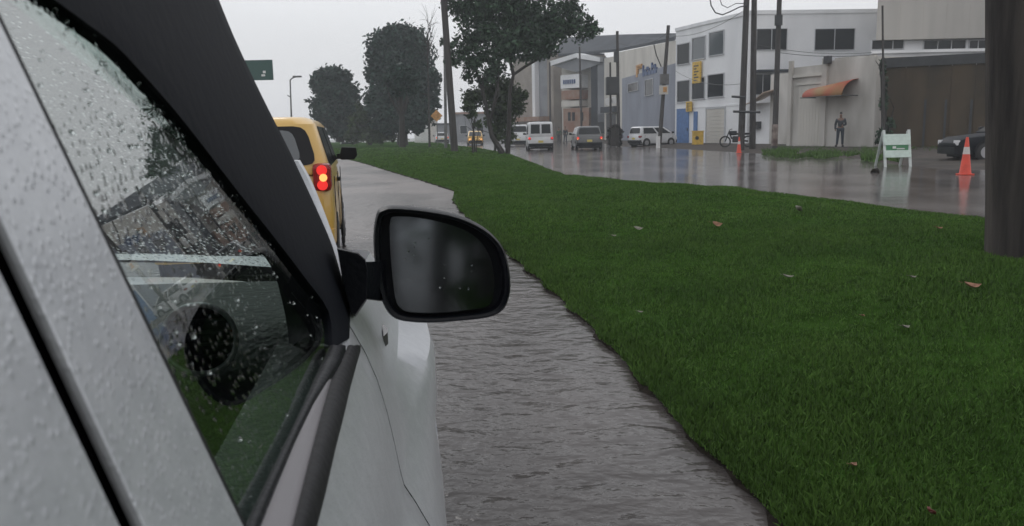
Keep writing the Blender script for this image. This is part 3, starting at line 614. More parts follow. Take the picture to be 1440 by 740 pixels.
mb = MB(); mb.plate([(q.x,q.y,q.z-.5),(q.x+.5,q.y,q.z),(q.x,q.y,q.z+.5),(q.x-.5,q.y,q.z)], (0,1,0), .03); mb.build('panel', M['sign_orange'], ws)
mb = MB(); mb.tube([(q.x,q.y+.07,0),(q.x,q.y+.07,q.z)], .04, 8); mb.build('post', M['pole_grey'], ws)

# ================================================================== TREES
def leaves(clumps, n, size, shape=1.0):
    """clumps: (center Vector, (rx,ry,rz)); leaf quads scattered through each clump"""
    w = np.array([c[1][0]*c[1][1]*c[1][2] for c in clumps])**.75; w /= w.sum(); out = []
    for (c, rad), ww in zip(clumps, w):
        m_ = max(30, int(n*ww)); ns = max(5, int(m_/26))
        sd = rng.normal(size=(ns,3)); sd /= np.linalg.norm(sd,axis=1)[:,None]; sd *= (rng.random(ns)**.45)[:,None]
        idx = rng.integers(0, ns, m_); q = sd[idx]+rng.normal(size=(m_,3))*.23
        C = np.array(c)+q*np.array(rad)
        a = rng.normal(size=(m_,3)); a /= np.linalg.norm(a,axis=1)[:,None]; b_ = np.cross(a, rng.normal(size=(m_,3))); b_ /= np.linalg.norm(b_,axis=1)[:,None]
        s_ = (size*(.5+.9*rng.random(m_)))[:,None]
        V = np.stack([C-a*s_, C-b_*s_*.5, C+a*s_, C+b_*s_*.5], 1); out.append(V.reshape(-1,3))
    return np.concatenate(out)
def tree(name, label, Y, trunks, clumps, n, size, leafm, group=None, cat='tree', twigs=14):
    """trunks: list of (list of photo pts, start radius, end radius); clumps: (px,py,rx_px,ry_px[,dy])"""
    k = scaleY(Y); b0 = at(*trunks[0][0][0], Y) if trunks else at(clumps[0][0], 205, Y)
    o = thing(name, label, cat, (b0.x, b0.y, 0), group=group)
    cl = []
    for c in clumps:
        p = at(c[0], c[1], Y+(c[4] if len(c) > 4 else 0)); rx, rz = c[2]*k, c[3]*k; cl.append((p, (rx, max(rx*.8,.25), rz)))
    mb = MB(); ends = []
    for (pts, r0, r1_) in trunks:
        P = [at(*p[:2], Y+(p[2] if len(p) > 2 else 0)) for p in pts]
        if pts is trunks[0][0] or len(pts[0]) < 4: P[0].z = min(P[0].z, P[0].z)
        mb.tube(P, [r0+(r1_-r0)*i/(len(P)-1) for i in range(len(P))], 8); ends.append((P, r1_))
    tk = mb.build('trunk', M['bark'], o, smooth=True)
    if twigs and ends:
        mb = MB()
        for i in range(twigs):
            P, rr_ = ends[i % len(ends)]; s_ = P[-1] if i % 3 else P[len(P)//2+0]
            e = min(cl, key=lambda q: (q[0]-s_).length+random.random()*k*90)[0]
            e = e+Vector([random.uniform(-1,1)*k*14 for _ in range(3)]); mid = (s_+e)/2+Vector([random.uniform(-1,1)*k*8 for _ in range(3)])
            mb.tube([s_, mid, e], [rr_*.7, rr_*.45, rr_*.15], 5)
        mb.build('branch', M['bark'], o)
    fastmesh('crown', leaves(cl, n, size), 4, leafm, o)
    return o
# median tree (forked, wide airy crown)
tree('median_tree', 'wide airy forked tree on the median in front of the grey hall', 45,
     [([(707,216),(700,205),(692,192),(688,175),(684,150),(676,120),(668,95)], .17, .07),
      ([(714,216),(715,190),(716,160),(717,130),(722,105),(738,94),(752,86),(768,76)], .14, .05),
      ([(688,175),(694,150),(700,120),(702,90),(706,55)], .09, .04),
      ([(722,105),(716,80),(724,50),(740,25)], .10, .05)],
     [(655,22,24,20),(640,8,16,12),(676,12,28,20),(700,0,30,22),(706,38,30,26),(680,45,24,20),(735,20,30,26),(742,52,34,26),(765,58,22,20),(762,30,26,24),(716,66,30,20),(790,18,18,16),(805,8,14,14),(812,32,20,20),(826,46,14,10),(834,30,8,14),(796,44,20,14),(783,36,16,14),
      (637,62,9,9),(650,60,15,14),(664,66,16,14),(645,82,14,13),(664,90,18,16),(685,85,18,15),(700,92,14,12),(658,108,12,8),(678,110,16,10),(752,78,18,10),(766,74,9,12),(632,90,7,9),(720,-20,60,18),(840,42,6,6),(622,58,7,6),(690,104,14,10)],
     25000, .115, M['leaf_main'])
tree('median_bush', 'rounded leafy bush tree filling the space between the forked trunks', 46.5,
     [([(696,212),(697,195),(700,170),(704,150)], .07, .04), ([(668,216),(667,200),(666,180),(670,150)], .06, .03)],
     [(722,135,17,16),(726,150,13,14),(702,125,22,15),(682,130,18,12),(664,142,16,12),(656,152,8,7),(700,150,20,16),(712,168,14,16),(704,185,12,16),(690,168,10,12),(716,192,9,12),(735,132,9,8)],
     6500, .115, M['leaf_bush'])
sap = tree('sapling', 'thin pale sapling growing just left of the forked tree', 42, [([(665,216),(664,200),(666,185),(662,165)], .05, .02), ([(670,217),(670,200),(673,185)], .03, .015)],
     [(664,160,8,8),(672,172,6,8),(660,150,7,5)], 260, .12, M['leaf_bush'])
# large far trees
tree('large_tree', 'tall broad dark tree left of the leaning pole', 78, [([(566,204),(566,185),(567,160),(566,120)], .55, .25)],
     [(560,50,24,14),(545,62,22,18),(575,60,24,20),(535,80,18,22),(560,90,32,30),(590,90,20,26),(600,112,14,20),(530,105,14,16),(545,120,26,26),(575,130,30,26),(540,145,26,22),(570,160,34,22),(600,150,16,18),(612,135,8,12),(528,150,14,18),(550,175,22,12),(612,108,8,12),(590,178,12,8),(523,88,7,8)],
     30000, .22, M['leaf_far'], group='big trees at the bend')
tree('round_top_tree', 'narrow dark tree with a small crown standing in front of the tall broad tree', 60, [([(566,207),(566,190),(565,165),(563,130)], .26, .16)],
     [(562,108,15,12),(572,104,13,10),(552,112,10,9),(580,118,9,12),(562,124,14,10),(552,124,8,10)], 5000, .16, M['leaf_far'], group='big trees at the bend')
tree('left_tree', 'bushy dark tree above the taxi with a notch on its left side', 84, [([(478,200),(478,180),(477,150)], .45, .25)],
     [(462,102,15,8),(472,112,18,14),(452,110,12,10),(448,122,10,9),(474,130,26,18),(490,140,14,20),(452,148,14,10),(470,160,26,18),(495,165,12,20),(484,180,22,14),(444,108,5,5),(440,120,5,5)], 20000, .22, M['leaf_far'], group='big trees at the bend')
tree('small_tree', 'low dark bushes at the foot of the bushy tree by the bend', 80, [([(520,204),(521,190),(521,180)], .2, .1)],
     [(502,172,12,14),(512,160,9,12),(515,172,12,12),(505,150,6,8),(510,180,14,14),(530,185,16,12),(520,192,22,9),(545,190,12,9),(498,190,12,9)], 3200, .25, M['leaf_bush'], group='big trees at the bend', cat='bush')
# bushes and trees on the left verge (seen through the windscreen)
tree('verge_tree', 'leafy tree on the left verge seen through the wet windscreen', 27, [([(258,255),(260,225),(262,190)], .16, .08)],
     [(225,190,26,22),(262,175,30,26),(290,200,28,22),(205,215,22,16),(245,215,32,18),(280,160,22,18),(310,180,26,26)], 5000, .16, M['leaf_bush'])
tree('verge_hedge', 'long low hedge on the left verge beyond the taxi', 34, [([(300,235),(300,220)], .1, .08)],
     [(150,222,30,14),(190,224,30,14),(230,222,30,14),(270,222,30,14),(310,220,30,15),(350,220,30,15),(390,215,30,12)], 5200, .16, M['leaf_bush'], cat='hedge')
# unseen trees added behind the viewpoint to darken the mirror reflection
def unseen_rear_tree(x, y, h, label):
    o = thing('added_rear_tree', label, 'tree', (x,y,0), group='unseen trees added behind the car to darken the mirror')
    mb = MB(); mb.tube([(x,y,0),(x+.1,y,h*.3),(x-.1,y+.1,h*.6)], [.22,.16,.08], 10); mb.build('trunk', M['bark'], o)
    cl = [(Vector((x+random.uniform(-1.6,1.6), y+random.uniform(-1.6,1.6), h*random.uniform(.32,.95))), (1.2,1.2,1.0)) for _ in range(16)]
    fastmesh('crown', leaves(cl, 5200, .13), 4, M['leaf_back'], o)
for q in [(2.9,-4.6,4.2,'unseen low bushy tree added just behind the viewpoint by the kerb'),(3.1,-10,6,'unseen leafy tree added behind the car between two others'),(2.9,-19,7,'unseen leafy tree added well behind the car by the kerb'),(1.2,-34,9,'unseen leafy tree added to close the lane far behind'),(-4.5,-36,9,'unseen leafy tree added to close the lane far behind on the left'),(4.3,-7,5.5,'unseen leafy tree added behind the car nearest the kerb'),(3.4,-15,7,'unseen leafy tree added farther behind the car'),(9,-3.5,6,'unseen leafy tree added behind the viewpoint on the right'),(7.5,-12,7,'unseen leafy tree added at the rear right of the lawn'),(5.6,-21,8,'unseen leafy tree added far behind the car'),(-9.5,-13,8,'unseen leafy tree added behind on the left verge')]: unseen_rear_tree(*q)
# bare twiggy tree by the leaning pole
bt = thing('bare_tree', 'leafless twiggy tree top beside the leaning wooden pole', 'tree', (at(604,205,66).x, 66, 0))
p0 = at(604,205,66); mb = MB(); mb.tube([(p0.x,66,0), at(603,150,66), at(601,70,66), at(602,40,66)], [.10,.07,.04,.02], 8); mb.build('trunk', M['bark'], bt)
mb = MB()
for i in range(40):
    s_ = at(602+random.uniform(-1,1), random.uniform(30,90), 66); a_ = random.uniform(-2.6,-.5)
    e = s_+Vector((math.cos(a_)*random.uniform(.6,1.7), random.uniform(-.6,.6), random.uniform(.2,1.9))); mb.tube([s_, (s_+e)/2+Vector((.1,0,.12)), e], [.02,.013,.006], 4)
mb.build('branch', M['bark'], bt)
# tangled vine on the corner of the brown wall
vn = tree('wall_creeper', 'dark tangled creeper and stump at the left end of the brown wall', 39.3, [([(1244,205),(1243,160),(1241,110),(1240,85)], .16, .07), ([(1250,206),(1250,180),(1253,168)], .08, .05)],
     [(1242,95,5,12),(1244,130,4,20),(1246,190,10,10),(1250,172,6,8),(1240,198,8,6)], 900, .12, M['leaf_main'], cat='creeper', twigs=4)
tree('stump_bush', 'dark brown wrapped stump at the feet of the transformer poles', 63.5, [([(864,206),(864,195),(864,180)], .45, .38)], [(858,190,5,12),(870,192,5,12),(864,180,7,4)], 700, .14, M['bark'] , cat='stump', twigs=0)
# verge grass by the far walls: stuff
def patch(name, label, quads, n, hh):
    V = []
    for (x0,x1,ya,yb) in quads:
        for _ in range(n):
            px, py = random.uniform(x0,x1), ya+(yb-ya)*random.random()
            if math.sin(px*.11)*.8+math.sin(px*.043+py*.5)+random.uniform(-1.8,1.8) < .1: continue
            py += 1.2*math.sin(px*.17)
            p = gnd(px,py,.13); p.z = .12
            a = random.random()*PI; w = .035; h = hh*random.uniform(.2,1.2)
            V += [p-Vector((math.cos(a)*w,math.sin(a)*w,.06)), p+Vector((math.cos(a)*w,math.sin(a)*w,-.06)), p+Vector((random.uniform(-.1,.1),random.uniform(-.1,.1),h))]
    return tag(fastmesh(name, np.array([tuple(v) for v in V]), 3, M['blade']), label, 'grass', kind='stuff')
patch('verge_grass', 'ragged green grass strip on the far pavement below the white wall', [(1072,1210,206,217),(1090,1180,205,220)], 5200, .11)
patch('weeds', 'green weeds at the foot of the brown wall behind the barricade', [(1212,1268,200,224),(1262,1330,202,213)], 4200, .16)

# ================================================================== VEHICLES
def rrect(y0, y1, hw, z, r, n=4):
    pts = []
    for (cx, cy, a0) in ((hw-r, y1-r, 0), (-hw+r, y1-r, PI/2), (-hw+r, y0+r, PI), (hw-r, y0+r, 1.5*PI)):
        for k in range(n+1):
            a = a0+k/n*PI/2; pts.append((cx+r*math.cos(a), cy+r*math.sin(a), z))
    return pts
def lerp(a, b_, t): return a+(b_-a)*t
def car(name, label, cat, loc, rz, paint, L=3.9, Wd=1.6, Ht=1.45, belt=.92, hood=.85, gh=(-.48,.42), gt=(-.44,.12), wt=.80, wheel=.29, group=None, rear_lit=True, boot=None, seats=True, spare=False, taxi=False, amber=True, front_lit=False, detail=True):
    """x right, y forward. gh/gt: greenhouse ends at the belt / roof as fractions of L"""
    o = thing(name, label, cat, loc, rz, group); hw = Wd/2; h2 = L/2
    def bld(mb, nm, m_, par=None, **kw): return mb.build(nm, m_, par or o, world=False, **kw)
    st = []
    bt_ = boot if boot is not None else belt
    for (f_, zl, zt_, wf) in [(-.5,.36,bt_-.16,.90),(-.485,.30,bt_-.04,.955),(-.46,.24,bt_,.985),(gh[0]+.06 if gh[0] > -.45 else -.40,.21,belt-.01 if boot is None else lerp(boot,belt,.7),1),(-.2,.2,belt,1),(.1,.2,belt,1),(gh[1]-.04,.2,belt-.01,.995),(gh[1]+.02,.21,hood+.01,.98),(.44,.24,hood-.08,.93),(.485,.28,hood-.17,.86),(.5,.36,hood-.27,.78)]:
        y = f_*L; w = hw*wf; zm = lerp(zl, zt_, .55)
        half = [(w*.86,zl),(w*.97,zl+.06),(w,zl+.16),(w,zm),(w*.985,lerp(zm,zt_,.6)),(w*.95,zt_-.03),(w*.86,zt_)]
        st.append([(x,y,z) for x,z in half]+[(0,y,zt_+.015)]+[(-x,y,z) for x,z in reversed(half)]+[(0,y,zl)])
    mb = MB(); mb.loft(st)
    lv = []
    for t, dz in ((-.05,0),(0,0),(.5,0),(.86,0),(.96,0),(1.0,0)):
        tt = max(0,t); z = lerp(belt, Ht-.0, t if t < 1 else 1)-(0 if t < .96 else 0)
        y0, y1 = lerp(gh[0],gt[0],tt)*L, lerp(gh[1],gt[1],tt)*L; w = hw*lerp(.97,wt,tt)
        if t >= .96: w -= .03+(t-.96)*1.4; y0 += .04+(t-.96)*2; y1 -= .05+(t-.96)*3
        lv.append(rrect(y0, y1, w, z, (.10 if t < .9 else .14)+(.08 if taxi else 0), 5))
    mb.loft(lv)
    body = bld(mb, 'body', paint, smooth=True, auto=.6)
    def surf(t): return lerp(gh[0],gt[0],t)*L, lerp(gh[1],gt[1],t)*L, hw*lerp(.97,wt,t)
    e = .006; t0, t1 = .07, .82
    for sx in (1,-1):                                  # side windows
        splits = [(.06,.47),(.53,.90)] if L < 5 else [(.06,.5),(.55,.92)]
        for (a, c) in splits:
            q = []
            for (t, s_) in ((t0,a),(t0,c),(t1,c),(t1,a)):
                y0, y1, w = surf(t); q.append(Vector((sx*(w+.001), lerp(y0+.08,y1-.04,s_), lerp(belt,Ht,t))))
            m2 = MB(); m2.plate(q, (sx,0,.3), e); bld(m2, 'side_window', M['pane'])
        m2 = MB()                                       # door seams
        for fy_ in (lerp(gh[0],gh[1],.12), lerp(gh[0],gh[1],.5), lerp(gh[0],gh[1],.93)): m2.box(sx*hw-.004 if sx > 0 else -hw-.004, sx*hw+.004 if sx > 0 else -hw+.004, fy_*L-.006, fy_*L+.006, .34, belt-.06)
        if detail: bld(m2, 'door_seam', M['rubber'])
        m2 = MB(); m2.box(sx*hw-.02, sx*hw+.02, lerp(gh[0],gh[1],.55)*L, lerp(gh[0],gh[1],.55)*L+.16, belt-.17, belt-.13)
        if detail: bld(m2, 'door_handle', M['black'], bevel=.006)
        ym = lerp(gh[0],gh[1],.90)*L; x0 = sx*hw                # door mirror
        m2 = MB(); m2.loft([[(x0+sx*a_*1.0, ym+dy, belt+.10+b_*1.0) for a_, b_ in ((.0,-.05),(.02,-.08),(.17,-.08),(.21,-.03),(.20,.06),(.03,.07))] for dy in (-.04,.0)]+[[(x0+sx*(.02+a_*.7), ym+.08, belt+.10+b_*.6) for a_, b_ in ((.0,-.05),(.02,-.08),(.17,-.08),(.21,-.03),(.20,.06),(.03,.07))]])
        mr_ = bld(m2, 'door_mirror', M['black'], bevel=.012)
        m2 = MB(); m2.box(x0-.03 if sx > 0 else x0-.05, x0+.05 if sx > 0 else x0+.03, ym, ym+.05, belt+.03, belt+.09); bld(m2, 'mirror_arm', M['black'], mr_)
    for (fr, nm) in ((0,'rear_window'),(1,'windscreen')):
        q = []
        for (t, s_) in ((.12 if fr == 0 else .05,-1),(.12 if fr == 0 else .05,1),(t1,1),(t1,-1)):
            y0, y1, w = surf(t); y = (y0-.002) if fr == 0 else (y1+.002); q.append(Vector((s_*(w-(.085 if taxi else .10)), y, lerp(belt,Ht,t))))
        if fr == 0 and spare == 'van':
            for a, c in ((-.92,-.08),(.08,.92)):
                m2 = MB(); m2.plate([Vector((p.x, p.y, p.z)) for p in (Vector((q[1].x*a,q[0].y,q[0].z)),Vector((q[1].x*c,q[0].y,q[0].z)),Vector((q[2].x*c,q[2].y,q[2].z)),Vector((q[2].x*a,q[2].y,q[2].z)))], (0,-1,.2), e); bld(m2, nm, M['pane'])
        else:
            cx = sum((p for p in q), Vector())/4; ring_ = []        # rounded outline
            for i in range(4):
                p, a, c = q[i], q[i-1], q[(i+1)%4]; r_ = .10
                for t in (0,.35,.65,1):
                    A_, C_ = p+(a-p).normalized()*r_, p+(c-p).normalized()*r_; ring_.append((A_*(1-t)**2+p*2*t*(1-t)+C_*t*t))
            m2 = MB(); m2.plate(ring_, (0,-1 if fr == 0 else 1,.3), e); rw = bld(m2, nm, M['rubber'] if taxi and fr == 0 else M['pane'])
            if taxi and fr == 0:                                     # inner clear part and wiper of the rear glass
                m2 = MB(); m2.plate([cx+(p-cx)*.80+Vector((0,-.0065,0)) for p in ring_], (0,-1,.3), .003); bld(m2, 'inner_glass', mat('grey_rear_glass', (.11,.12,.13), rough=.15, spec=.5), rw)
                m2 = MB(); m2.tube([(0,q[0].y-.02,q[0].z+.02),(.35,q[0].y-.0,q[0].z+.10)], .008, 6); bld(m2, 'wiper', M['black'])
    yr, yf = -h2, h2
    # bumpers, lamps, plate
    m2 = MB(); m2.loft([rrect(yr-.03, yr+.26, hw*.985, z, .12) for z in (.27,.33,.47,.50)]); bld(m2, 'rear_bumper', M['black'] if not taxi else paint, smooth=True, auto=.5)
    if taxi: m2 = MB(); m2.loft([rrect(yr-.036, yr+.2, hw*.97, z, .12) for z in (.38,.42)]); bld(m2, 'bumper_strip', M['black'])
    m2 = MB(); m2.loft([rrect(yf-.30, yf+.02, hw*.90, z, .14) for z in (.25,.3,.44,.48)]); bld(m2, 'front_bumper', M['black'] if not taxi else paint, smooth=True, auto=.5)
    for sx in (1,-1):
        zc_ = lerp(.5, bt_, .58) if not taxi else .95
        def lamp(x0, x1, z0, z1, d):
            m3 = MB(); m3.box(min(sx*x0,sx*x1), max(sx*x0,sx*x1), yr+d-.03, yr+d+.22, z0, z1); return m3
        lh = .17 if not taxi else .24; xo, xi = hw*.965, hw*.965-(.145 if taxi else .17)
        ho = bld(lamp(xi, xo+.012, zc_-lh/2, zc_+lh/2, .0 if not taxi else .02), 'tail_lamp', M['red_lamp'], bevel=.045)
        if rear_lit:
            m3 = MB()
            for dz in ((.062,-.062) if taxi else (.03,)): m3.cyl((sx*(xi+(.082 if taxi else .105)), yr-.035+(.02 if taxi else 0), zc_+dz), (0,1,0), .044 if taxi else .075, .02, 20)
            bld(m3, 'brake_bulb', M['red_lit'], ho)
            if amber: m3 = MB(); m3.cyl((sx*(xi+(.092 if taxi else .115)), yr-.037+(.02 if taxi else 0), zc_ if taxi else zc_-.04), (0,1,0), .033, .02, 16); bld(m3, 'indicator_bulb', M['amber_lit'], ho)
        m3 = MB(); m3.box(min(sx*hw*.55,sx*hw*.85), max(sx*hw*.55,sx*hw*.85), yf-.12, yf-.01, hood-.33, hood-.17); bld(m3, 'head_lamp', M['white_lamp'] if not front_lit else M['amber_lit'], bevel=.02)
    m2 = MB(); zp = .62 if not taxi else .60; m2.box(-.17, .17, yr-.045, yr-.02, zp-.07, zp+.07); bld(m2, 'number_plate', M['plate'])
    m2 = MB(); m2.box(-hw*.8, hw*.8, yr+.06, yr+L-.3, .14, .26); bld(m2, 'underbody', M['rubber'])
    for wy in (-h2+L*.17, h2-L*.19):
        for sx in (1,-1):
            m2 = MB(); m2.cyl((sx*(hw-.006), wy, wheel+.01), (1,0,0), wheel+.055, .024, 28); bld(m2, 'wheel_arch', M['rubber'])
            m2 = MB(); m2.tube([(sx*(hw-.17),wy,wheel),(sx*(hw-.15),wy,wheel),(sx*(hw-.0),wy,wheel),(sx*(hw+.016),wy,wheel)], [wheel-.03,wheel,wheel,wheel-.03], 28)
            wh = bld(m2, 'wheel', M['tyre'], smooth=True)
            m2 = MB(); m2.cyl((sx*(hw+.018), wy, wheel), (1,0,0), wheel*.62, .016, 20)
            for q in range(5): a = q*2*PI/5; m2.cyl((sx*(hw+.027), wy+math.cos(a)*wheel*.34, wheel+math.sin(a)*wheel*.34), (1,0,0), wheel*.09, .006, 8)
            bld(m2, 'rim', M['rim'], wh, smooth=True)
    return o
# taxi ahead
TX = thing  # noqa
th = math.atan(.183); d_ = Vector((-math.sin(th), math.cos(th), 0)); rt = Vector((math.cos(th), math.sin(th), 0))
rc = Vector((-1.51, 7.0, 0)); cc = rc+d_*1.75-rt*.76
tx = car('taxi', 'yellow hatchback taxi with lit tail lamps just ahead of the silver car', 'taxi', (cc.x,cc.y,0), th, M['taxi'], L=3.5, Wd=1.52, Ht=1.47, belt=1.0, hood=.92, gh=(-.49,.36), gt=(-.445,.14), wt=.80, wheel=.27, taxi=True)
m2 = MB(); m2.box(-.20, .20, -1.80, -1.74, .735, .775); m2.build('tailgate_handle', M['black'], tx, world=False, bevel=.008)
m2 = MB(); m2.box(-.012,.012,-1.70,-1.69,.9,.9+.001); 
# the rest of the traffic
def place(px, Y): p = at(px, 200, Y); return (p.x, p.y, 0)
car('van', 'white panel van with two small rear windows, driving away down the far street', 'van', place(758,58), math.atan(.02), M['white_paint'], L=4.4, Wd=1.72, Ht=1.93, belt=1.05, hood=1.0, gh=(-.5,.38), gt=(-.49,.22), wt=.93, wheel=.3, spare='van', amber=False, group='vehicles on the far street')
car('hatchback', 'dark grey hatchback with both tail lamps lit on the far street', 'car', place(824,57), math.atan(.03), M['grey_paint'], L=4.0, Wd=1.75, Ht=1.58, belt=.98, gh=(-.47,.30), gt=(-.40,.1), group='vehicles on the far street')
car('hatchback', 'white hatchback parked side-on by the blue-grey wall', 'car', place(918,63), math.radians(-62), M['white_paint'], L=3.6, Wd=1.6, Ht=1.5, belt=.93, rear_lit=False, group='vehicles on the far street')
car('pickup_truck', 'pale van partly hidden left of the white panel van', 'truck', place(727,78), math.radians(2), M['white_paint'], L=4.6, Wd=1.9, Ht=1.95, belt=1.2, hood=1.1, gh=(-.48,.36), gt=(-.46,.25), wt=.88, wheel=.33, rear_lit=False, group='vehicles on the far street')
car('taxi', 'far yellow taxi with lit lamps seen between the median tree trunks', 'taxi', place(668,88), math.radians(184), M['taxi'], L=3.6, Wd=1.6, Ht=1.5, front_lit=True, group='vehicles on the far street')
car('car', 'small far pale car with red lamps between the two median poles', 'car', place(621,110), math.radians(8), M['white_paint'], L=3.9, Wd=1.7, group='vehicles on the far street')
car('sedan', 'small far white car with red lamps at the bend left of the big tree', 'car', place(489,100), math.radians(14), M['white_paint'], L=3.9, Wd=1.7, group='vehicles on the far street')
car('sedan', 'dark blue saloon half hidden behind the thick pole at the right', 'car', (16.4,26.4,.06), math.radians(84), M['navy_paint'], L=4.6, Wd=1.72, Ht=1.42, belt=.93, hood=.86, gh=(-.34,.24), gt=(-.2,.06), boot=.93, wheel=.31, rear_lit=False)
# motorcycle behind the pole pair
q = at(1036,205,48); mc = thing('motorcycle', 'dark motorcycle parked behind the crossarmed poles', 'motorcycle', (q.x,q.y,.18), math.radians(70))
for y in (-.62,.66):
    m2 = MB(); m2.tube([Vector((0, y+.29*math.cos(a), .31+.29*math.sin(a))) for a in np.linspace(0,2*PI,21)], .045, 8); m2.build('wheel', M['tyre'], mc, world=False)
m2 = MB(); m2.tube([(0,-.62,.31),(0,-.1,.42),(0,.3,.5),(0,.45,.85)], .05, 8); m2.tube([(0,.66,.31),(0,.42,.95)], .035, 8); m2.build('frame', M['dark'], mc, world=False)
m2 = MB(); m2.box(-.14,.14,-.75,0,.68,.8); m2.build('seat', M['rubber'], mc, world=False, bevel=.05)
m2 = MB(); m2.box(-.13,.13,0,.42,.66,.92); m2.build('tank', M['navy_paint'], mc, world=False, bevel=.07)
m2 = MB(); m2.box(-.15,.15,-.2,.25,.25,.62); m2.build('engine', M['dark'], mc, world=False, bevel=.05)
m2 = MB(); m2.tube([(-.34,.3,1.02),(0,.42,.98),(.34,.3,1.02)], .018, 6); m2.build('handlebar', M['dark'], mc, world=False)

# ================================================================== STREET FURNITURE
def cone(label, p, h, rz=0, tilt=0):
    o = thing('traffic_cone', label, 'traffic cone', p, rz, group='orange traffic cones')
    m2 = MB(); m2.box(-.165*h,.165*h,-.165*h,.165*h,0,.035*h); m2.build('base', M['orange'], o, world=False, bevel=.01)
    m2 = MB(); m2.tube([(0,0,.035*h),(0,0,.06*h),(0,0,.97*h),(0,0,h)], [.155*h,.145*h,.035*h,.028*h], 24); m2.build('cone_body', M['orange'], o, world=False, smooth=True)
    for z0_, z1_ in ((.55,.74),):
        r_ = lambda z: (.145-(.145-.035)*(z-.06)/.91)*h+.003
        m2 = MB(); m2.tube([(0,0,z0_*h),(0,0,z1_*h)], [r_(z0_),r_(z1_)], 24); m2.build('collar', M['reflect'], o, world=False, smooth=True)
    return o
cp_ = gnd(1357,246); cone('tall orange cone with white collar in front of the dark saloon', (cp_.x,cp_.y,0), .94)
cp_ = gnd(1039,216); cone('small orange cone at the foot of the pole pair', (cp_.x,cp_.y,.02), .8)
# A-frame barricade
bp_ = gnd(1258,234); br = thing('barricade', 'white A-frame barricade with two pale boards standing at the water edge', 'barricade', (bp_.x,bp_.y,0), math.radians(-6))
wx = .37; hh = 1.12
for sx in (-1,1):
    m2 = MB(); m2.hexa([(sx*wx-.04,-.30,0),(sx*wx+.04,-.30,0),(sx*wx+.04,-.26,0),(sx*wx-.04,-.26,0)], [(sx*wx-.04,.0,hh),(sx*wx+.04,.0,hh),(sx*wx+.04,.04,hh),(sx*wx-.04,.04,hh)]); m2.build('front_leg', M['barrier_leg'], br, world=False, bevel=.006)
    m2 = MB(); m2.hexa([(sx*wx-.035-.06,.42,0),(sx*wx+.035-.06,.42,0),(sx*wx+.035-.06,.46,0),(sx*wx-.035-.06,.46,0)], [(sx*wx-.035,.06,hh-.04),(sx*wx+.035,.06,hh-.04),(sx*wx+.035,.10,hh-.04),(sx*wx-.035,.10,hh-.04)]); m2.build('rear_leg', M['barrier_leg'], br, world=False, bevel=.006)
def bz(z): return -.30+.30*z/hh
for (z0_, z1_) in ((.66,.99),(.28,.50)):
    m2 = MB(); m2.hexa([(-wx-.03,bz(z0_)-.03,z0_),(wx+.03,bz(z0_)-.03,z0_),(wx+.03,bz(z0_)-.004,z0_),(-wx-.03,bz(z0_)-.004,z0_)], [(-wx-.03,bz(z1_)-.03,z1_),(wx+.03,bz(z1_)-.03,z1_),(wx+.03,bz(z1_)-.004,z1_),(-wx-.03,bz(z1_)-.004,z1_)]); m2.build('board', M['barrier'], br, world=False, bevel=.01)
m2 = MB(); m2.box(-.33,.33,bz(.58)+.0,bz(.58)+.015,.50,.66); pn = m2.build('middle_panel', M['barrier_green'], br, world=False)
m2 = MB(); m2.box(-.14,-.04,bz(.58)-.012,bz(.58)-.001,.55,.62); m2.box(-.02,.22,bz(.58)-.012,bz(.58)-.001,.53,.56); m2.build('mark', M['sign_white'], pn, world=False)
# dark stone/lump standing in for a dark reflection at the water's edge left of the barricade
sp_ = gnd(1231,243); st_ = MB(); pts_ = []
import itertools
m2 = MB(); m2.tube([(sp_.x-.12,sp_.y,.0),(sp_.x-.06,sp_.y,.04),(sp_.x+.04,sp_.y,.05),(sp_.x+.11,sp_.y+.03,.02)], [.03,.07,.08,.03], 9)
tag(m2.build('blob', M['soil'], smooth=True), 'small dark stone standing in for a reflection in the shallow water left of the barricade', 'blob')

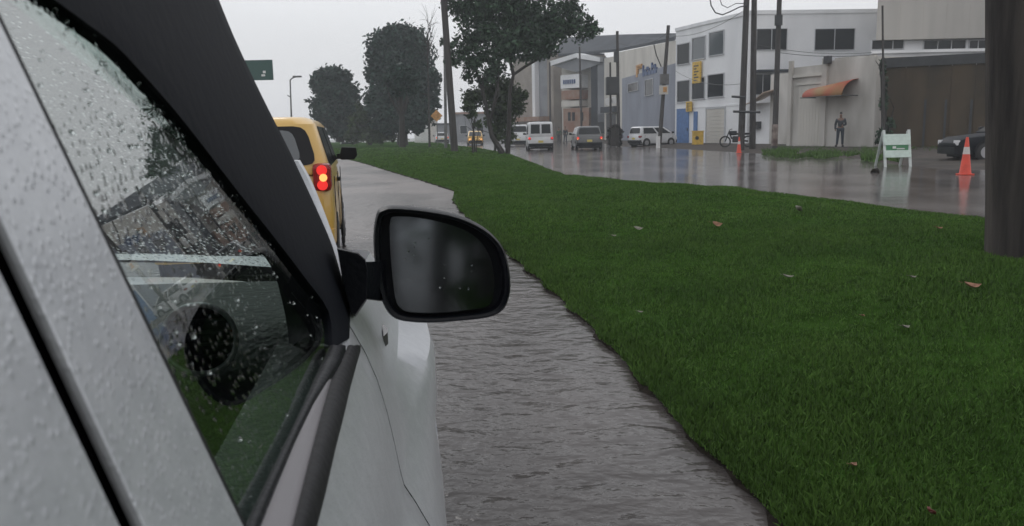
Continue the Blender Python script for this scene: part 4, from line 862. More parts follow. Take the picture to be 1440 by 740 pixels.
# ================================================================== PEOPLE
def skin_part(name, joints, edges, m_, parent, sub=2, rootv=0):
    me = bpy.data.meshes.new(name); me.from_pydata([j[0] for j in joints], edges, []); me.materials.append(m_)
    o = bpy.data.objects.new(name, me); COL.objects.link(o); o.parent = parent
    bm = bmesh.new(); bm.from_mesh(me); ly = bm.verts.layers.skin.verify()
    for i, v in enumerate(bm.verts):
        r_ = joints[i][1]; v[ly].radius = (r_, r_) if not hasattr(r_, '__len__') else r_; v[ly].use_root = (i == rootv)
    bm.to_mesh(me); bm.free()
    o.modifiers.new('skin','SKIN').use_smooth_shade = True; s_ = o.modifiers.new('sub','SUBSURF'); s_.levels = s_.render_levels = sub
    return o
def person(label, loc, rz, s=1.0, jm=None, tm=None, arms='down'):
    o = thing('person', label, 'person', loc, rz)
    def sc(j): return [((x*s,y*s,z*s), (r*s if not hasattr(r,'__len__') else (r[0]*s,r[1]*s))) for (x,y,z), r in j]
    el = (.26,.02,1.12) if arms == 'down' else (.25,-.06,1.12); ha = (.25,-.10,.86) if arms == 'down' else (.10,-.20,1.10)
    J = [((0,0,.95),(.13,.10)),((0,.01,1.15),(.12,.09)),((0,0,1.36),(.15,.10)),((0,-.01,1.47),.055),((0,-.02,1.56),(.07,.08)),((0,-.02,1.66),(.075,.09)),
         ((.19,0,1.38),.055),(el,.042),(ha,.032),((ha[0]-.02,ha[1]-.04,ha[2]-.08),.035),
         ((-.19,0,1.38),.055),((-.25,.03,1.12),.042),((-.24,-.06,.87),.032),((-.23,-.09,.79),.035),
         ((.10,0,.88),.085),((.11,-.02,.50),.058),((.12,.03,.09),.042),((.14,-.13,.04),.04),
         ((-.10,0,.88),.085),((-.12,.02,.50),.058),((-.15,.06,.09),.042),((-.18,-.09,.04),.04)]
    E_ = [(0,1),(1,2),(2,3),(3,4),(4,5),(2,6),(6,7),(7,8),(8,9),(2,10),(10,11),(11,12),(12,13),(0,14),(14,15),(15,16),(16,17),(0,18),(18,19),(19,20),(20,21)]
    skin_part('body', sc(J), E_, M['skin'], o)
    fat = lambda i, k: (J[i][0], tuple(q+k for q in J[i][1]) if hasattr(J[i][1],'__len__') else J[i][1]+k)
    idx = [0,1,2,6,7,8,10,11,12]; mp = {a: i for i, a in enumerate(idx)}
    skin_part('jacket', sc([fat(i,.022) for i in idx]), [(mp[a],mp[c]) for a, c in E_ if a in mp and c in mp], jm or M['jacket'], o)
    idx = [0,14,15,16,18,19,20]; mp = {a: i for i, a in enumerate(idx)}
    skin_part('trousers', sc([fat(i,.018) for i in idx]), [(mp[a],mp[c]) for a, c in E_ if a in mp and c in mp], tm or M['trousers'], o)
    for k in (17,21):
        a = J[k][0]; m2 = MB(); m2.loft([rrect((a[1]-.06)*s, (a[1]+.20)*s, .052*s, z*s, .04*s, 3) for z in (0,.05)]+[rrect((a[1]+.02)*s, (a[1]+.20)*s, .045*s, .10*s, .035*s, 3)])
        for i, v in enumerate(m2.v): m2.v[i] = (v[0]+a[0]*s, v[1], v[2])
        m2.build('shoe', M['rubber'], o, world=False, smooth=True)
    skin_part('hair', sc([((0,.0,1.66),.088),((0,.02,1.72),.07),((0,-.02,1.73),.06)]), [(0,1),(1,2)], M['hair'], o)
    return o
u_, z_ = W.uz(1181,203,.85); pp = W.P(u_, 0, .85)
person('person in dark clothes standing under the orange awning with hands in front', (pp.x,pp.y,.2), math.radians(-25), 1.0, arms='front')
pp = at(795,190,88); person('far pedestrian in dark clothes by the reddish shopfront', (pp.x,pp.y,.0), .4)
pp = at(786,190,90); person('far pedestrian in a green top left of the reddish shopfront', (pp.x,pp.y,.0), -.5, .97, jm=mat('green_top',(.05,.10,.07),rough=.8))

# ================================================================== LITTER ON THE LAWN
def leaf(label, px, py, size, m_, rz=0, tilt=.3, curl=.35, group='fallen leaves on the lawn', name='fallen_leaf'):
    p = gnd(px, py, .18)
    for _ in range(8):
        h_ = hgt(p.x, p.y)+.055; p = gnd(px, py, h_)
    size *= .7; tilt *= .6; p.z -= .012; o = thing(name, label, 'leaf', p, rz, group); m2 = MB(); rows = []
    for i in range(9):
        t = i/8; w = size*.38*math.sin(PI*min(1,t*1.02+.02))**.8; x = (t-.5)*size*1.4; z = curl*size*(2*t-1)**2
        rows.append([(x, -w, z+.5*w), (x, -w*.5, z+.12*w), (x, 0, z), (x, w*.5, z+.12*w), (x, w, z+.5*w)])
    m2.loft(rows, cap=False, closed=False); ob = m2.build('blade', m_, o, world=False, smooth=True)
    ob.rotation_euler = (tilt, .15, 0); q = ob.modifiers.new('t','SOLIDIFY'); q.thickness = .0015
    m2 = MB(); m2.tube([(-size*.7,0,curl*size),(-size*.95,.01,curl*size*1.3)], .0012, 5); m2.build('stalk', m_, o, world=False)
leaf('largest orange-brown dead leaf lying left of the foot of the thick pole', 1366,401,.115,M['dry_leaf'],.1,.5)
leaf('pale curled leaf with dark edge below the orange-brown leaf', 1273,458,.065,M['pale_leaf'],.5,.4)
leaf('small tan leaf between the pale curled leaf and the lawn middle', 1213,442,.045,M['dry_leaf'],.9)
leaf('brown leaf standing on edge near the crest of the lawn above the middle', 1007,315,.14,M['dry_leaf'],.4,1.2)
leaf('pale leaf left of the brown upright leaf near the lawn crest', 897,321,.12,M['pale_leaf'],.2,.8)
leaf('faint pale leaf leftmost on the lawn above the kerb', 862,331,.09,M['pale_leaf'],.6)
leaf('small light leaf near the kerb beside the mirror', 900,437,.045,M['pale_leaf'],.2)
leaf('thin whitish leaf lying flat in the middle of the lawn', 1108,388,.085,M['pale_leaf'],0,.2)
leaf('whitish upright scrap near the far edge of the lawn', 1121,294,.19,M['pale_leaf'],1.4,1.3)
leaf('small pale leaf left of the thick pole foot', 1283,388,.06,M['pale_leaf'],.3)
leaf('small tan leaf near the lawn edge below the barricade', 1320,320,.09,M['dry_leaf'],.3)
leaf('reddish upright sprout at the bottom right of the lawn', 1307,715,.055,M['red_leaf'],1.4,1.3,name='red_sprout',group=None)
leaf('dull brown leaf low on the lawn left of the reddish sprout', 1200,650,.04,M['dry_leaf'],.7)

# ================================================================== THE SILVER CAR (camera beside its front right door)
ca, sa = math.cos(CA), math.sin(CA)
def C(c, u, h): c -= .805; return Vector((c*ca-u*sa, c*sa+u*ca, h))
def toC(p): return (p.x*ca+p.y*sa+.805, -p.x*sa+p.y*ca, p.z)
KS = .30
def cs(h): return .735-KS*(h-1.05)              # side glass plane
def on(px, py, off=0.0):                         # photo point -> (u,h) on the glass plane moved outwards by off
    r_ = ray(px, py); A = r_.x*ca+r_.y*sa; t = (cs(1.3)+off-.805)/(A+KS*r_.z); p = r_*t+Vector((0,0,H)); q = toC(p); return q[1], q[2]
sc_ = thing('silver_car', 'silver car beaded with rain whose right side fills the left of the picture', 'car', (C(0,.8,0).x, C(0,.8,0).y, 0))
def hb(mb, nm, m_, par=None, **kw): return mb.build(nm, m_, par or sc_, **kw)
prof = [(1.062,.733),(1.045,.742),(1.018,.755),(.98,.769),(.935,.780),(.89,.788),(.85,.794),(.83,.798),(.805,.812),(.76,.834),(.70,.851),(.60,.866),(.48,.868),(.34,.858),(.24,.836),(.19,.80)]
def body_c(u, h, c):
    if u > 2.0: c -= .17*((u-2.0)/.85)**2
    if h > .70:
        t = min(1, max(0, (u-1.05)/.85)); t = t*t*(3-2*t); k = min(1, max(0, (.90-h)/.05)); k = k*k*(3-2*k)
        c = c+(.868-c)*t*k
    if u < -.7: c -= .10*((-.7-u)/.5)**2
    if h < .84: c += .010*math.exp(-((u-1.75)/.35)**2)
    return c
def top_h(u, h):                                  # shoulders fall along the bonnet
    if u > 1.2:
        f_ = (u-1.2)/1.65; return h-(h-.55)*.30*f_**1.6 if h > .55 else h
    return h
def side_part(u0, u1, sx, name, m_=None, wheel_u=None, par=None, hmin=0):
    mb = MB(); rings = []; n = max(2, int((u1-u0)/.06))
    for i in range(n+1):
        u = lerp(u0,u1,i/n); row = []
        for (h, c) in prof:
            hh_ = top_h(u,h); cc_ = body_c(u,h,c)
            if wheel_u is not None and abs(u-wheel_u) < .35:
                ha_ = math.sqrt(max(0,.345**2-(u-wheel_u)**2))+.29
                if hh_ < ha_: hh_ = ha_
            row.append(C(sx*cc_, u, hh_))
        rings.append(row)
    mb.loft(rings, cap=False, closed=False); o = hb(mb, name, m_ or M['silver'], par, smooth=True, auto=.5)
    if wheel_u is None: q = o.modifiers.new('t','SOLIDIFY'); q.thickness = .012
    return o
GU = on(90,520,.004)[0]                                 # gap between the doors
FR = 1.06
doors = {}
for sx in (1,-1):
    doors['front',sx] = side_part(GU+.003, FR-.003, sx, 'front_door')
    doors['rear',sx] = side_part(-.55, GU-.003, sx, 'rear_door')
    side_part(FR+.003, 2.85, sx, 'front_wing', wheel_u=2.02); side_part(-1.18, -.556, sx, 'rear_wing', wheel_u=-.57)
# dark liner behind the gaps
mb = MB()
for sx in (1,-1):
    mb.hexa([C(sx*.70,-.6,.2),C(sx*.715,-.6,.2),C(sx*.715,1.5,.2),C(sx*.70,1.5,.2)], [C(sx*.69,-.6,1.03),C(sx*.705,-.6,1.03),C(sx*.705,1.5,1.0),C(sx*.69,1.5,1.0)])
mb.hexa([C(-.69,-1.1,.19),C(.69,-1.1,.19),C(.69,2.7,.19),C(-.69,2.7,.19)], [C(-.69,-1.1,.24),C(.69,-1.1,.24),C(.69,2.7,.24),C(-.69,2.7,.24)])
hb(mb, 'floor_pan', M['rubber'])
def uh_plate(mb, pts, off0, off1, sx=1):          # polygon in (u,h) given thickness across the side plane
    k = len(pts); a = [C(sx*(cs(h)+off0), u, h) for u, h in pts]; b_ = [C(sx*(cs(h)+off1), u, h) for u, h in pts]
    mb.add(a+b_, [tuple(range(k-1,-1,-1)), tuple(range(k,2*k))]+[(i,(i+1)%k,(i+1)%k+k,i+k) for i in range(k)])
# key outlines measured on the side plane
rb, rt_ = on(333,742), on(0,58)                    # rear edge of the front glass
def ext(a, b_, h): t = (h-a[1])/(b_[1]-a[1]); return (a[0]+(b_[0]-a[0])*t, h)
gr0, gr1 = ext(rb, rt_, 1.045), ext(rb, rt_, 1.405)
g0, g1 = on(187,742,.004), on(0,342,.004); gp0, gp1 = ext(g0, g1, 1.045), ext(g0, g1, 1.46)
vis = [on(x,y) for x, y in [(75,0),(150,52),(232,137),(300,222),(350,290),(400,352),(440,402),(466,440)]]
topu = ext(vis[0], vis[1], 1.405)
gfront = (1.06, 1.045)
for sx in (1,-1):
    # front door upper frame behind the glass (painted), with rounded rear lip
    mb = MB(); uh_plate(mb, [(gp0[0]+.008,1.045),(gr0[0],1.045),(gr1[0],1.405),(gr1[0],1.46),(gp1[0]+.008,1.46)], -.001, .004, sx)
    hb(mb, 'door_frame', M['silver'], doors['front',sx], bevel=.002)
    mb = MB(); uh_plate(mb, [(gr0[0]-.002,1.045),(gr0[0]+.008,1.045),(gr1[0]+.008,1.405),(gr1[0]-.002,1.405)], -.022, .002, sx); hb(mb, 'window_seal', M['rubber'], doors['front',sx])
    # rear door upper frame
    mb = MB(); uh_plate(mb, [(gp0[0]-.007,1.045),(gp0[0]-.16,1.045),(gp1[0]-.15,1.405),(gp1[0]-.15,1.46),(gp1[0]-.007,1.46)], -.001, .004, sx); hb(mb, 'door_frame', M['silver'], doors['rear',sx], bevel=.002)
    mb = MB(); uh_plate(mb, [(gp0[0]-.02,1.045),(gp0[0]+.02,1.045),(gp1[0]+.02,1.46),(gp1[0]-.02,1.46)], -.012, -.003, sx); hb(mb, 'pillar_liner', M['gap'])
    mb = MB(); uh_plate(mb, [(gp0[0]-.16,1.05),(-.50,1.07),(-.42,1.36),(gp1[0]-.15,1.40)], -.016, -.012, sx); hb(mb, 'rear_window_glass', M['pane'], doors['rear',sx])
    mb = MB(); uh_plate(mb, [(-.50,1.045),(-1.12,1.045),(-.95,1.46),(gp1[0]-.15,1.46),(gp1[0]-.15,1.41),(-.42,1.37),(-.50,1.07)], -.02, .004, sx); hb(mb, 'rear_pillar', M['silver'])
    # front glass
    gl = MB(); gp_ = [(gr0[0]+.006,1.045),(1.055,1.045),(vis[-1][0]+.045,vis[-1][1]+.005)]+[(u+.03,h+.025) for u,h in reversed(vis)]+[(topu[0]+.02,1.41),(gr1[0]+.006,1.41)]
    gl.add([C(sx*(cs(h)-.003),u,h) for u,h in gp_], [tuple(range(len(gp_)))])
    glo = hb(gl, 'side_window', M['side_glass'], doors['front',sx])
    # top frame rail
    mb = MB(); uh_plate(mb, [(gr1[0]-.0,1.405),(topu[0]+.06,1.405),(topu[0]+.0,1.46),(gr1[0]-.0,1.46)], -.02, .006, sx); hb(mb, 'top_rail', M['rubber'], doors['front',sx])
# belt: inner rubber, chrome-ish painted sliver, outer trim
tri = lambda pts, a, b_, nm, m_: hb((lambda q: (uh_plate(q, pts, a, b_), q)[1])(MB()), nm, m_, doors['front',1], bevel=.0)
def flat(px, py, h): r_ = ray(px,py); return r_*((h-H)/r_.z)+Vector((0,0,H))
def strip(lines, name, m_, dn=.003):               # ribbon between two measured lines, closed downwards
    mb = MB(); ring = []
    for (xl, xr, y, hl, hm, hr) in lines:
        a, b_ = flat(xl,y,hl), flat(xr,y,hr); m3 = flat((xl+xr)/2,y,hm)
        ring.append([a-Vector((0,0,dn)), a, a.lerp(m3,.5)+Vector((0,0,.001)), m3, m3.lerp(b_,.5)+Vector((0,0,.001)), b_, b_-Vector((0,0,dn))])
    ring.insert(0, [p+(p-q)*.9 for p, q in zip(ring[0], ring[1])])
    mb.loft(ring); return hb(mb, name, m_, doors['front',1], smooth=True, auto=1.3)
rows = [(343,366,412,441,742),(372,390,427,457,682),(401,415,442,471,622),(427,441,456.5,485,568),(441,462,466,493,534),(455,478,482,501,506),(464,486,489,507,486)]
B1, B2, B3 = [], [], []
for (a_, b__, c_, d__, y) in rows:
    h0 = on(a_, y, .001)[1]; B1.append((a_, b__, y, h0, h0+.001, h0-.004)); B2.append((b__-1, c_+1, y, h0-.004, h0-.006, h0-.010)); B3.append((c_, d__, y, h0-.009, h0-.011, h0-.022))
strip(B3, 'belt_trim', M['rubber'], .006); strip(B2[:5], 'bright_strip', mat('dull_grey_strip', (.20,.19,.20), rough=.45, metal=.2, bump=.05), .006); strip(B1, 'inner_trim', M['black'], .006)
# rain deflector / dark pillar band: inner edge on the glass, outer edge standing proud
sil = [(305,-4),(327,50),(352,104),(377,155),(400,200),(423,248),(446,298),(466,345),(481,395),(493,440),(498,470)]
inn = [(72,-4),(118,30),(165,66),(208,112),(248,158),(290,211),(335,270),(385,333),(430,392),(462,438),(468,488)]
def cat_(pts, k=4, closed=False):
    P = [Vector((*p,)) for p in pts]; out = []; n = len(P)
    for i in range(n if closed else n-1):
        g = (lambda j: P[j % n]) if closed else (lambda j: P[max(0,min(n-1,j))])
        a, b_, c, d = g(i-1), g(i), g(i+1), g(i+2)
        for q in range(k):
            t = q/k; out.append(tuple(.5*((2*b_)+(c-a)*t+(2*a-5*b_+4*c-d)*t*t+(3*b_-a-3*c+d)*t**3)))
    if not closed: out.append(tuple(P[-1]))
    return out
sil, inn = cat_(sil, 3), cat_(inn, 3)
mb = MB(); rings = []
N_ = len(sil)
def ray_at_u(px, py, u):
    r_ = ray(px,py); U_ = -r_.x*sa+r_.y*ca; return r_*(u/U_)+Vector((0,0,H))
for i in range(N_):
    ui, hi = on(*inn[i], off=.002); pin = C(cs(hi)+.002, ui, hi)
    uo, ho = on(*sil[i], off=.0); po = C(cs(ho), uo, ho)
    nrm = C(.805+1,0,0)-C(.805,0,0); fwd = C(.805,1,0)-C(.805,0,0)
    row = []
    for t in (0,.06,.2,.4,.6,.8,.93,1):
        p = pin.lerp(po, t); row.append(p+nrm*(.0025*math.sin(PI*t)+(.001 if t > 0 else 0)))
    row.append(po+fwd*.015-nrm*.03); row.append(po+fwd*.02-nrm*.09-Vector((0,0,.02))); row.append(pin+fwd*.05-nrm*.035)
    rings.append(row)
# carry the band up past the frame and on to the roof rail
d0 = [rings[0][j]-(rings[3][j]-rings[0][j])*2.2 for j in range(len(rings[0]))]
rings = [d0]+rings
mb.loft(rings); hb(mb, 'rain_deflector', M['visor'], doors['front',1], smooth=True, auto=1.2)
# pale pillar edge seen past the deflector
mb = MB(); rings = []
for (x0,y0,x1) in cat_([(421,226,422),(433,250,436),(446,285,451),(459,322,465),(470,357,477),(480,395,488),(489,430,498),(495,465,508),(499,490,514)], 3):
    u = lerp(1.34,1.18,(y0-226)/264); a = ray_at_u(x0-9,y0,u); b_ = ray_at_u(x1,y0,u); f_ = C(.805,1,0)-C(.805,0,0)
    rings.append([a, a.lerp(b_,.7)-f_*.004, b_, b_+f_*.03-(b_-a)*.3, a+f_*.03])
mb.loft(rings); hb(mb, 'windscreen_pillar', M['silver'], smooth=True, auto=1.0)
# opposite pillar + roof + screen + bonnet
WB = lambda c: (1.62-.20*(abs(c)/.70)**2, 1.085-.02*(abs(c)/.7)**2)      # windscreen base (u,h)
WT = lambda c: (.98-.10*(abs(c)/.57)**2, 1.475-.05*(abs(c)/.57)**2)
mb = MB(); rings = []
for i in range(13):
    s_ = -1+2*i/12; cb_, ct_ = .69*s_, .565*s_; (ub_,hb_), (ut_,ht_) = WB(cb_), WT(ct_)
    rings.append([C(lerp(cb_,ct_,t), lerp(ub_,ut_,t), lerp(hb_,ht_,t)+.02*math.sin(PI*t)) for t in (0,.25,.5,.75,1)])
mb.loft(rings, cap=False, closed=False); hb(mb, 'windscreen', M['screen_glass'], smooth=True)
mb = MB(); (ub_,hb_),(ut_,ht_) = WB(-.70), WT(-.57)
mb.tube([C(-.70,ub_,hb_), C(-.65,lerp(ub_,ut_,.4),lerp(hb_,ht_,.4)+.01), C(-.575,ut_,ht_)], .028, 8); hb(mb, 'windscreen_pillar', M['rubber'])
mb = MB(); rings = []
for u in (1.0,.7,.2,-.2,-.6,-.95,-1.08):
    dz = -.02*abs(u-.1)**2-(.10 if u < -1 else 0)-(.01 if u > .7 else 0); kk = 1 if u < .6 else .98
    rings.append([C(c*kk, u-(.12*(abs(c)/.6)**2 if u > .4 else 0), h+dz) for c, h in ((-.605,1.44),(-.585,1.462),(-.45,1.485),(0,1.497),(.45,1.485),(.585,1.462),(.605,1.44))])
mb.loft(rings, cap=False, closed=False); rf = hb(mb, 'roof', M['silver'], smooth=True); q = rf.modifiers.new('t','SOLIDIFY'); q.thickness = .025
mb = MB(); rings = []
for i in range(11):
    t = i/10; row = []
    for k in range(11):
        s_ = -1+2*k/10; c = .70*s_*(1-.13*t*t); (ub_,hb_) = WB(c*.985); row.append(C(c, lerp(ub_+.02, 2.80-.22*s_*s_, t), lerp(hb_-.06, .80, t**1.5)-.05*s_**4-(.08 if i == 10 else 0)))
    rings.append(row)
mb.loft(rings, cap=False, closed=False); hb(mb, 'bonnet', M['silver'], smooth=True)
mb = MB(); mb.loft([[C(c*(1-.1*abs(c)), 2.86-.25*c*c+du, h) for c in np.linspace(-.80,.80,9)]+[C(c*(1-.1*abs(c)), 2.70-.25*c*c, h) for c in np.linspace(.80,-.80,9)] for h, du in ((.24,-.05),(.30,0),(.5,0.01),(.66,-.02),(.74,-.06))]); hb(mb, 'front_bumper', M['silver'], smooth=True)
mb = MB(); mb.hexa([C(-.66,-1.2,.25),C(.66,-1.2,.25),C(.7,-1.1,.25),C(-.7,-1.1,.25)], [C(-.62,-1.16,1.05),C(.62,-1.16,1.05),C(.66,-1.06,1.05),C(-.66,-1.06,1.05)]); hb(mb, 'tailgate', M['silver'], bevel=.02)
mb = MB(); mb.hexa([C(-.60,-1.15,1.06),C(.60,-1.15,1.06),C(.60,-1.13,1.06),C(-.60,-1.13,1.06)], [C(-.52,-1.0,1.40),C(.52,-1.0,1.40),C(.52,-.98,1.40),C(-.52,-.98,1.40)]); hb(mb, 'rear_window', M['pane'])
for u in (2.02,-.57):
    for sx in (1,-1):
        mb = MB(); mb.tube([C(sx*x,u,.30) for x in (.66,.68,.82,.845)], [.27,.30,.30,.27], 28); wh = hb(mb, 'wheel', M['tyre'], smooth=True)
        mb = MB(); mb.tube([C(sx*x,u,.30) for x in (.835,.85)], .19, 24); hb(mb, 'rim', M['rim'], wh)
for sx in (1,-1):
    mb = MB(); mb.hexa([C(sx*.52,2.66,.66),C(sx*.74,2.52,.66),C(sx*.74,2.4,.66),C(sx*.52,2.5,.66)], [C(sx*.52,2.58,.80),C(sx*.73,2.44,.82),C(sx*.72,2.36,.82),C(sx*.52,2.46,.80)]); hb(mb, 'head_lamp', M['white_lamp'], bevel=.01)
mb = MB(); mb.tube([C(-.5,1.60,1.075), C(.1,1.66,1.082), C(.60,1.50,1.082)], .008, 6); mb.tube([C(.1,1.66,1.075), C(.1,1.58,1.09)], .01, 6); hb(mb, 'wiper', M['black'])
# side repeater on the wing
p = ray_at_u(538,475,1.36); q = toC(p)
mb = MB(); mb.loft([[C(q[0]+.002,1.34,q[2]-.003+d),C(q[0]+.009,1.355,q[2]+d),C(q[0]+.009,1.375,q[2]+.002+d),C(q[0]+.001,1.40,q[2]+.004+d)] for d in (-.010,-.004,.004,.010)])
hb(mb, 'side_repeater', mat('smoked_repeater', (.10,.095,.10), rough=.2))
# interior
mb = MB(); rings = []
for c in np.linspace(-.66,.66,9):
    rings.append([C(c,1.10,.60), C(c,1.07,.86), C(c,1.10,.985), C(c,1.20,1.035), C(c,1.50-.12*abs(c),1.055), C(c,1.55-.2*abs(c),1.03), C(c,1.5-.2*abs(c),.55)])
mb.loft(rings); ds = hb(mb, 'dashboard', M['interior'], smooth=True, auto=.9)
pv = ray_at_u(283,475,1.085); q = toC(pv); ring = [C(q[0]+.046*math.cos(a), 1.076, q[2]+.046*math.sin(a)) for a in np.linspace(0,2*PI,33)]
mb = MB(); mb.tube(ring, .0035, 8); vent = hb(mb, 'vent_ring', M['chrome'], ds, smooth=True)
mb = MB(); mb.tube([C(q[0],1.10,q[2]),C(q[0],1.078,q[2])], .043, 28); hb(mb, 'vent', M['black'], ds)
mb = MB()
for k in (-.024,-.008,.008,.024): w_ = math.sqrt(.042**2-k*k); mb.hexa([C(q[0]-w_,1.071,q[2]+k),C(q[0]+w_,1.071,q[2]+k),C(q[0]+w_,1.078,q[2]+k),C(q[0]-w_,1.078,q[2]+k)], [C(q[0]-w_,1.071,q[2]+k+.003),C(q[0]+w_,1.071,q[2]+k+.003),C(q[0]+w_,1.078,q[2]+k+.003),C(q[0]-w_,1.078,q[2]+k+.003)])
hb(mb, 'vent_slat', M['interior'], ds)
mb = MB(); sw = [C(-.34+.185*math.cos(a), .93+.08*math.sin(a), .93+.165*math.sin(a)) for a in np.linspace(0,2*PI,33)]; mb.tube(sw, .015, 8)
mb.tube([C(-.34,1.10,.86), C(-.34,.94,.92)], .03, 10); mb.tube([C(-.52,.93,.93), C(-.34,.95,.92), C(-.16,.93,.93)], .018, 8); hb(mb, 'steering_wheel', M['black'], smooth=True)
for cx in (-.36,.34):
    mb = MB(); mb.loft([[C(cx+x, u, h) for x, u in ((-.24,u0_),(.24,u0_),(.25,u1_),(-.25,u1_))] for h, u0_, u1_ in ((.35,.05,.60),(.50,.03,.62),(.56,.06,.58))]); 
    mb.loft([[C(cx+x*w_, u, h) for x, u in ((-1,u0_),(1,u0_),(1,u1_),(-1,u1_))] for h, u0_, u1_, w_ in ((.50,-.02,.13,.24),(.90,-.14,-.02,.24),(1.10,-.18,-.08,.20),(1.12,-.17,-.10,.12),(1.30,-.19,-.12,.12))]); hb(mb, 'seat', M['interior'], bevel=.03)
for sx in (1,-1):
    mb = MB(); uh_plate(mb, [(-.5,.45),(1.08,.45),(1.08,1.03),(-.5,1.03)], -.10-.0, -.07, sx)
    hb(mb, 'door_card', mat('grey_door_trim', (.045,.055,.053), rough=.6, bump=.3, bscale=120) if sx > 0 else M['interior'], doors['front',sx])
    mb = MB(); uh_plate(mb, [(.42,1.028),(1.0,1.028),(1.0,1.045),(.42,1.045)], -.085, -.02, sx); hb(mb, 'sill_trim', bpy.data.materials.get('grey_door_trim'), doors['front',sx])
# interior mirror
mb = MB(); mb.hexa([C(-.11,.80,1.36),C(.11,.80,1.36),C(.11,.83,1.36),C(-.11,.83,1.36)], [C(-.12,.79,1.42),C(.12,.79,1.42),C(.12,.82,1.42),C(-.12,.82,1.42)]); hb(mb, 'inside_mirror', M['black'], bevel=.01)

# ---- door mirror (outline read on the plane u = 1.17, real size about 0.20 x 0.16 m)
UM = 1.17
hs = [(529,302),(537,294),(552,291),(590,294),(632,301),(664,312),(690,328),(707,348),(715,374),(718,402),(714,424),(704,439),(684,447),(650,451),(610,454),(578,453),(556,448),(542,434),(533,408),(527,370),(525,332)]
gs_ = [(549,312),(556,306),(590,308),(628,316),(660,328),(680,345),(692,368),(696,395),(694,420),(686,432),(660,437),(615,441),(577,440),(563,434),(556,420),(551,380),(548,340)]
hs, gs_ = cat_(hs, 3, True), cat_(gs_, 3, True)
def plane_pts(pts, u, s=1.0, sh=(0,0)):
    P = [toC(ray_at_u(x,y,UM)) for x, y in pts]; cx = sum(p[0] for p in P)/len(P); ch = sum(p[2] for p in P)/len(P)
    return [C(cx+(p[0]-cx)*s+sh[0], u, ch+(p[2]-ch)*s+sh[1]) for p in P]
mb = MB()
mb.loft([plane_pts(hs,UM+.022,.965), plane_pts(hs,UM-.002,.955), plane_pts(hs,UM-.006,.975), plane_pts(hs,UM+.0,1.0), plane_pts(hs,UM+.03,1.0), plane_pts(hs,UM+.055,.95), plane_pts(hs,UM+.085,.80,(.0,0)), plane_pts(hs,UM+.10,.5)][1:], cap=False)
# rim inner wall back to the glass opening
n_ = len(hs)
mb.loft([plane_pts(hs,UM-.002,.955), plane_pts(hs,UM-.001,.92), plane_pts(hs,UM+.016,.90)], cap=False)
mb.add(plane_pts(hs,UM+.10,.5), [tuple(range(n_))]); mb.add(plane_pts(hs,UM+.016,.90), [tuple(range(n_))])
hm = hb(mb, 'door_mirror', M['black'], doors['front',1], smooth=True, auto=.9)
q_ = [toC(ray_at_u(x,y,UM)) for x, y in gs_]; cx = sum(p[0] for p in q_)/len(q_); ch = sum(p[2] for p in q_)/len(q_)
MY, MT = math.radians(.8), math.radians(3.4)      # mirror glass turned outward / up
mb = MB(); front = [C(p[0], UM+.010+(p[0]-cx)*math.tan(MY)+(p[2]-ch)*math.tan(MT), p[2]) for p in q_]; mb.plate(front, C(.805,1,0)-C(.805,0,0), .003); hb(mb, 'mirror_glass', M['mirror'], hm)
# stalk: sail triangle on the door and the arm
mb = MB()
def L3(pts, u): return [ray_at_u(x,y,u) for x, y in pts]
mb.loft([L3([(474,350),(503,357),(513,366),(516,380),(515,420),(500,442),(494,440),(484,400)], 1.08), L3([(474,348),(503,355),(514,365),(517,380),(516,422),(500,446),(494,442),(482,398)], 1.12), L3([(476,352),(503,360),(510,370),(513,385),(512,415),(500,436),(495,436),(484,398)], 1.18)])
hb(mb, 'mirror_base', M['black'], hm, smooth=True, auto=.8)
mb = MB(); mb.loft([L3([(505,372),(512,368),(512,420),(503,420)],1.12)+L3([(503,420),(505,372)],1.16), L3([(540,372),(545,366),(545,424),(538,424)],1.19)+L3([(538,424),(540,372)],1.23)]); hb(mb, 'mirror_arm', M['black'], hm, bevel=.002)
# ---- raindrops: beads on the side glass, along the deflector and pillar
def drops(name, spots, m_, par):
    V = []; Fs = []
    for (p, n, r_) in spots:
        n = n.normalized(); a = n.cross(Vector((.3,.2,1))).normalized(); b_ = n.cross(a); base = len(V); K_ = 7
        st_ = random.uniform(1.0,1.5)
        for (rr_, hh_) in ((1,0),(.82,.38),(.45,.62)):
            for k in range(K_): q = 2*PI*k/K_; V.append(p+a*math.cos(q)*r_*rr_+b_*math.sin(q)*r_*rr_*st_+n*r_*hh_*.75)
        V.append(p+n*r_*.52)
        for l in range(2):
            for k in range(K_): j = (k+1)%K_; Fs.append((base+l*K_+k, base+l*K_+j, base+(l+1)*K_+j, base+(l+1)*K_+k))
        for k in range(K_): Fs.append((base+2*K_+k, base+2*K_+(k+1)%K_, base+3*K_))
        Fs.append(tuple(base+k for k in range(K_-1,-1,-1)))
    mb = MB(); mb.v = [tuple(v) for v in V]; mb.f = Fs; mb.mi = [0]*len(Fs)
    return mb.build(name, m_, par, smooth=True, auto=2.5, kind='stuff')
BK = C(.805,0,0)-C(.805,1,0); ms = []
while len(ms) < 26:
    dx, dz = random.uniform(-.07,.07), random.uniform(-.05,.055)
    if (dx/.072)**4+(dz/.058)**4 < .8: ms.append((C(cx+dx, UM+.0095+dx*math.tan(MY)+dz*math.tan(MT), ch+dz), BK, .0005+.0012*random.random()**2))
drops('raindrops', ms, M['drop'], [o for o in hm.children if o.name.startswith('mirror_glass')][0])
N3 = (C(.805+1,0,0)-C(.805,0,0))+Vector((0,0,KS)); sp2 = []
fg = [o for o in doors['front',1].children if o.name.startswith('side_window')][0]
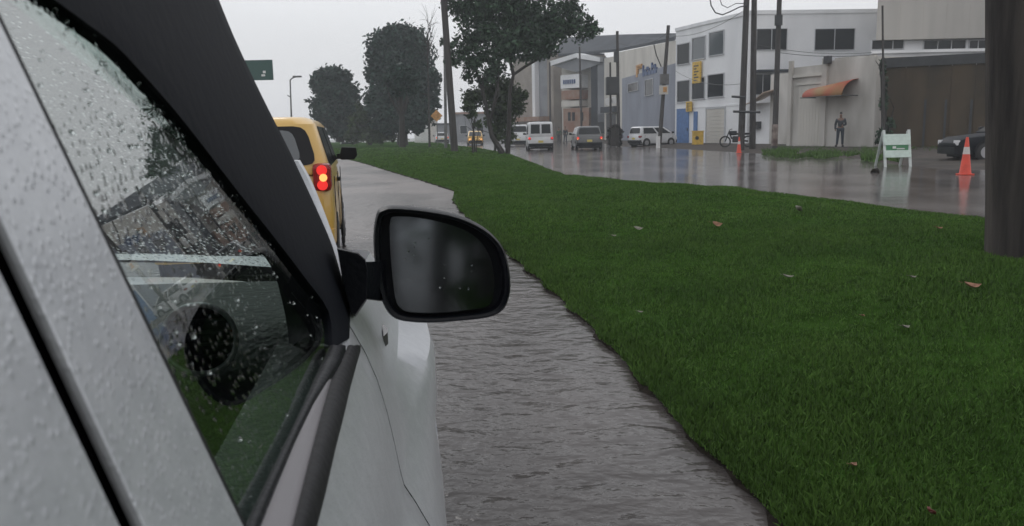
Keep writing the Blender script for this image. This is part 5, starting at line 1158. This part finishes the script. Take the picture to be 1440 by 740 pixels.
while len(sp2) < 320:
    h = 1.06+.34*random.random()**.8; u = random.uniform(.38, 1.05)
    umax = interp(h, [v[1] for v in reversed(vis)], [v[0] for v in reversed(vis)])+.02; umin = gr0[0]+(gr1[0]-gr0[0])*(h-1.045)/.36+.012
    if umin < u < umax and random.random() < (1.0 if h > 1.2 else .2): sp2.append((C(cs(h)-.0025,u,h), N3, 0.0005+.0011*random.random()**2.5))
drops('raindrops', sp2, M['drop'], fg)

# ================================================================== AIR, SKY, LIGHT, CAMERA
hz = MB(); hz.box(-262,262,-262,262,-1.1,30)
m = bpy.data.materials.new('rain_haze'); m.use_nodes = True; nt = m.node_tree; nt.nodes.clear()
ou = nt.nodes.new('ShaderNodeOutputMaterial'); pv_ = nt.nodes.new('ShaderNodeVolumePrincipled'); pv_.inputs['Density'].default_value = .0013; pv_.inputs['Color'].default_value = (.86,.90,.95,1)
nt.links.new(pv_.outputs[0], ou.inputs['Volume'])
tag(hz.build('haze', m), 'thin grey rain haze over the street', 'haze', kind='stuff')
w = bpy.data.worlds.new('World'); S.world = w; w.use_nodes = True; nt = w.node_tree; bg = nt.nodes['Background']
sky = nt.nodes.new('ShaderNodeTexSky'); sky.sky_type = 'NISHITA'; sky.sun_disc = False; sky.sun_elevation = math.radians(38); sky.sun_rotation = math.radians(150); sky.dust_density = 4; sky.air_density = 1.2
tc = nt.nodes.new('ShaderNodeTexCoord'); sx_ = nt.nodes.new('ShaderNodeSeparateXYZ'); nt.links.new(tc.outputs['Generated'], sx_.inputs[0])
gr = nt.nodes.new('ShaderNodeValToRGB'); e = gr.color_ramp.elements; e[0].position = 0; e[0].color = (7.3,7.4,7.75,1); e[1].position = 1; e[1].color = (10.2,10.4,10.8,1)
k_ = gr.color_ramp.elements.new(.10); k_.color = (8.0,8.0,8.2,1); k_ = gr.color_ramp.elements.new(.3); k_.color = (9.1,9.15,9.35,1)
nt.links.new(sx_.outputs['Z'], gr.inputs['Fac'])
mp = nt.nodes.new('ShaderNodeMapping'); mp.inputs['Scale'].default_value = (1,1,3.5); nt.links.new(tc.outputs['Generated'], mp.inputs[0])
cn = nt.nodes.new('ShaderNodeTexNoise'); cn.inputs['Scale'].default_value = 1.6; cn.inputs['Detail'].default_value = 5; nt.links.new(mp.outputs[0], cn.inputs['Vector'])
cr = nt.nodes.new('ShaderNodeMapRange'); cr.inputs['From Min'].default_value = .3; cr.inputs['From Max'].default_value = .7; cr.inputs['To Min'].default_value = .88; cr.inputs['To Max'].default_value = 1.08; nt.links.new(cn.outputs['Fac'], cr.inputs['Value'])
vm = nt.nodes.new('ShaderNodeVectorMath'); vm.operation = 'SCALE'; nt.links.new(gr.outputs[0], vm.inputs[0]); nt.links.new(cr.outputs[0], vm.inputs['Scale'])
mx = nt.nodes.new('ShaderNodeMix'); mx.data_type = 'RGBA'; mx.inputs['Factor'].default_value = .9
nt.links.new(sky.outputs[0], mx.inputs['A']); nt.links.new(vm.outputs[0], mx.inputs['B']); nt.links.new(mx.outputs['Result'], bg.inputs['Color']); bg.inputs['Strength'].default_value = .1
sl_ = bpy.data.lights.new('sun', 'SUN'); sl_.energy = .5; sl_.angle = math.radians(25); sl_.color = (1,.97,.94)
so = bpy.data.objects.new('sun', sl_); COL.objects.link(so); so.rotation_euler = (math.radians(52), 0, math.radians(-150))
cam = bpy.data.cameras.new('camera'); co = bpy.data.objects.new('camera', cam); COL.objects.link(co)
cam.sensor_width = 36; cam.lens = F/1440*36; cam.clip_start = .02; cam.clip_end = 3000
co.matrix_world = Matrix.Translation((0,0,H)) @ Matrix.Rotation(PI/2-PITCH, 4, 'X') @ Matrix.Rotation(ROLL, 4, 'Z')
cam.dof.use_dof = True; cam.dof.focus_distance = 3.2; cam.dof.aperture_fstop = 16
S.camera = co
S.view_settings.view_transform = 'Standard'; S.view_settings.look = 'None'; S.view_settings.exposure = .12; S.view_settings.gamma = 1
S.cycles.use_denoising = True; S.cycles.max_bounces = 10; S.cycles.transparent_max_bounces = 16; S.cycles.volume_bounces = 2; S.cycles.caustics_refractive = False; S.cycles.caustics_reflective = False
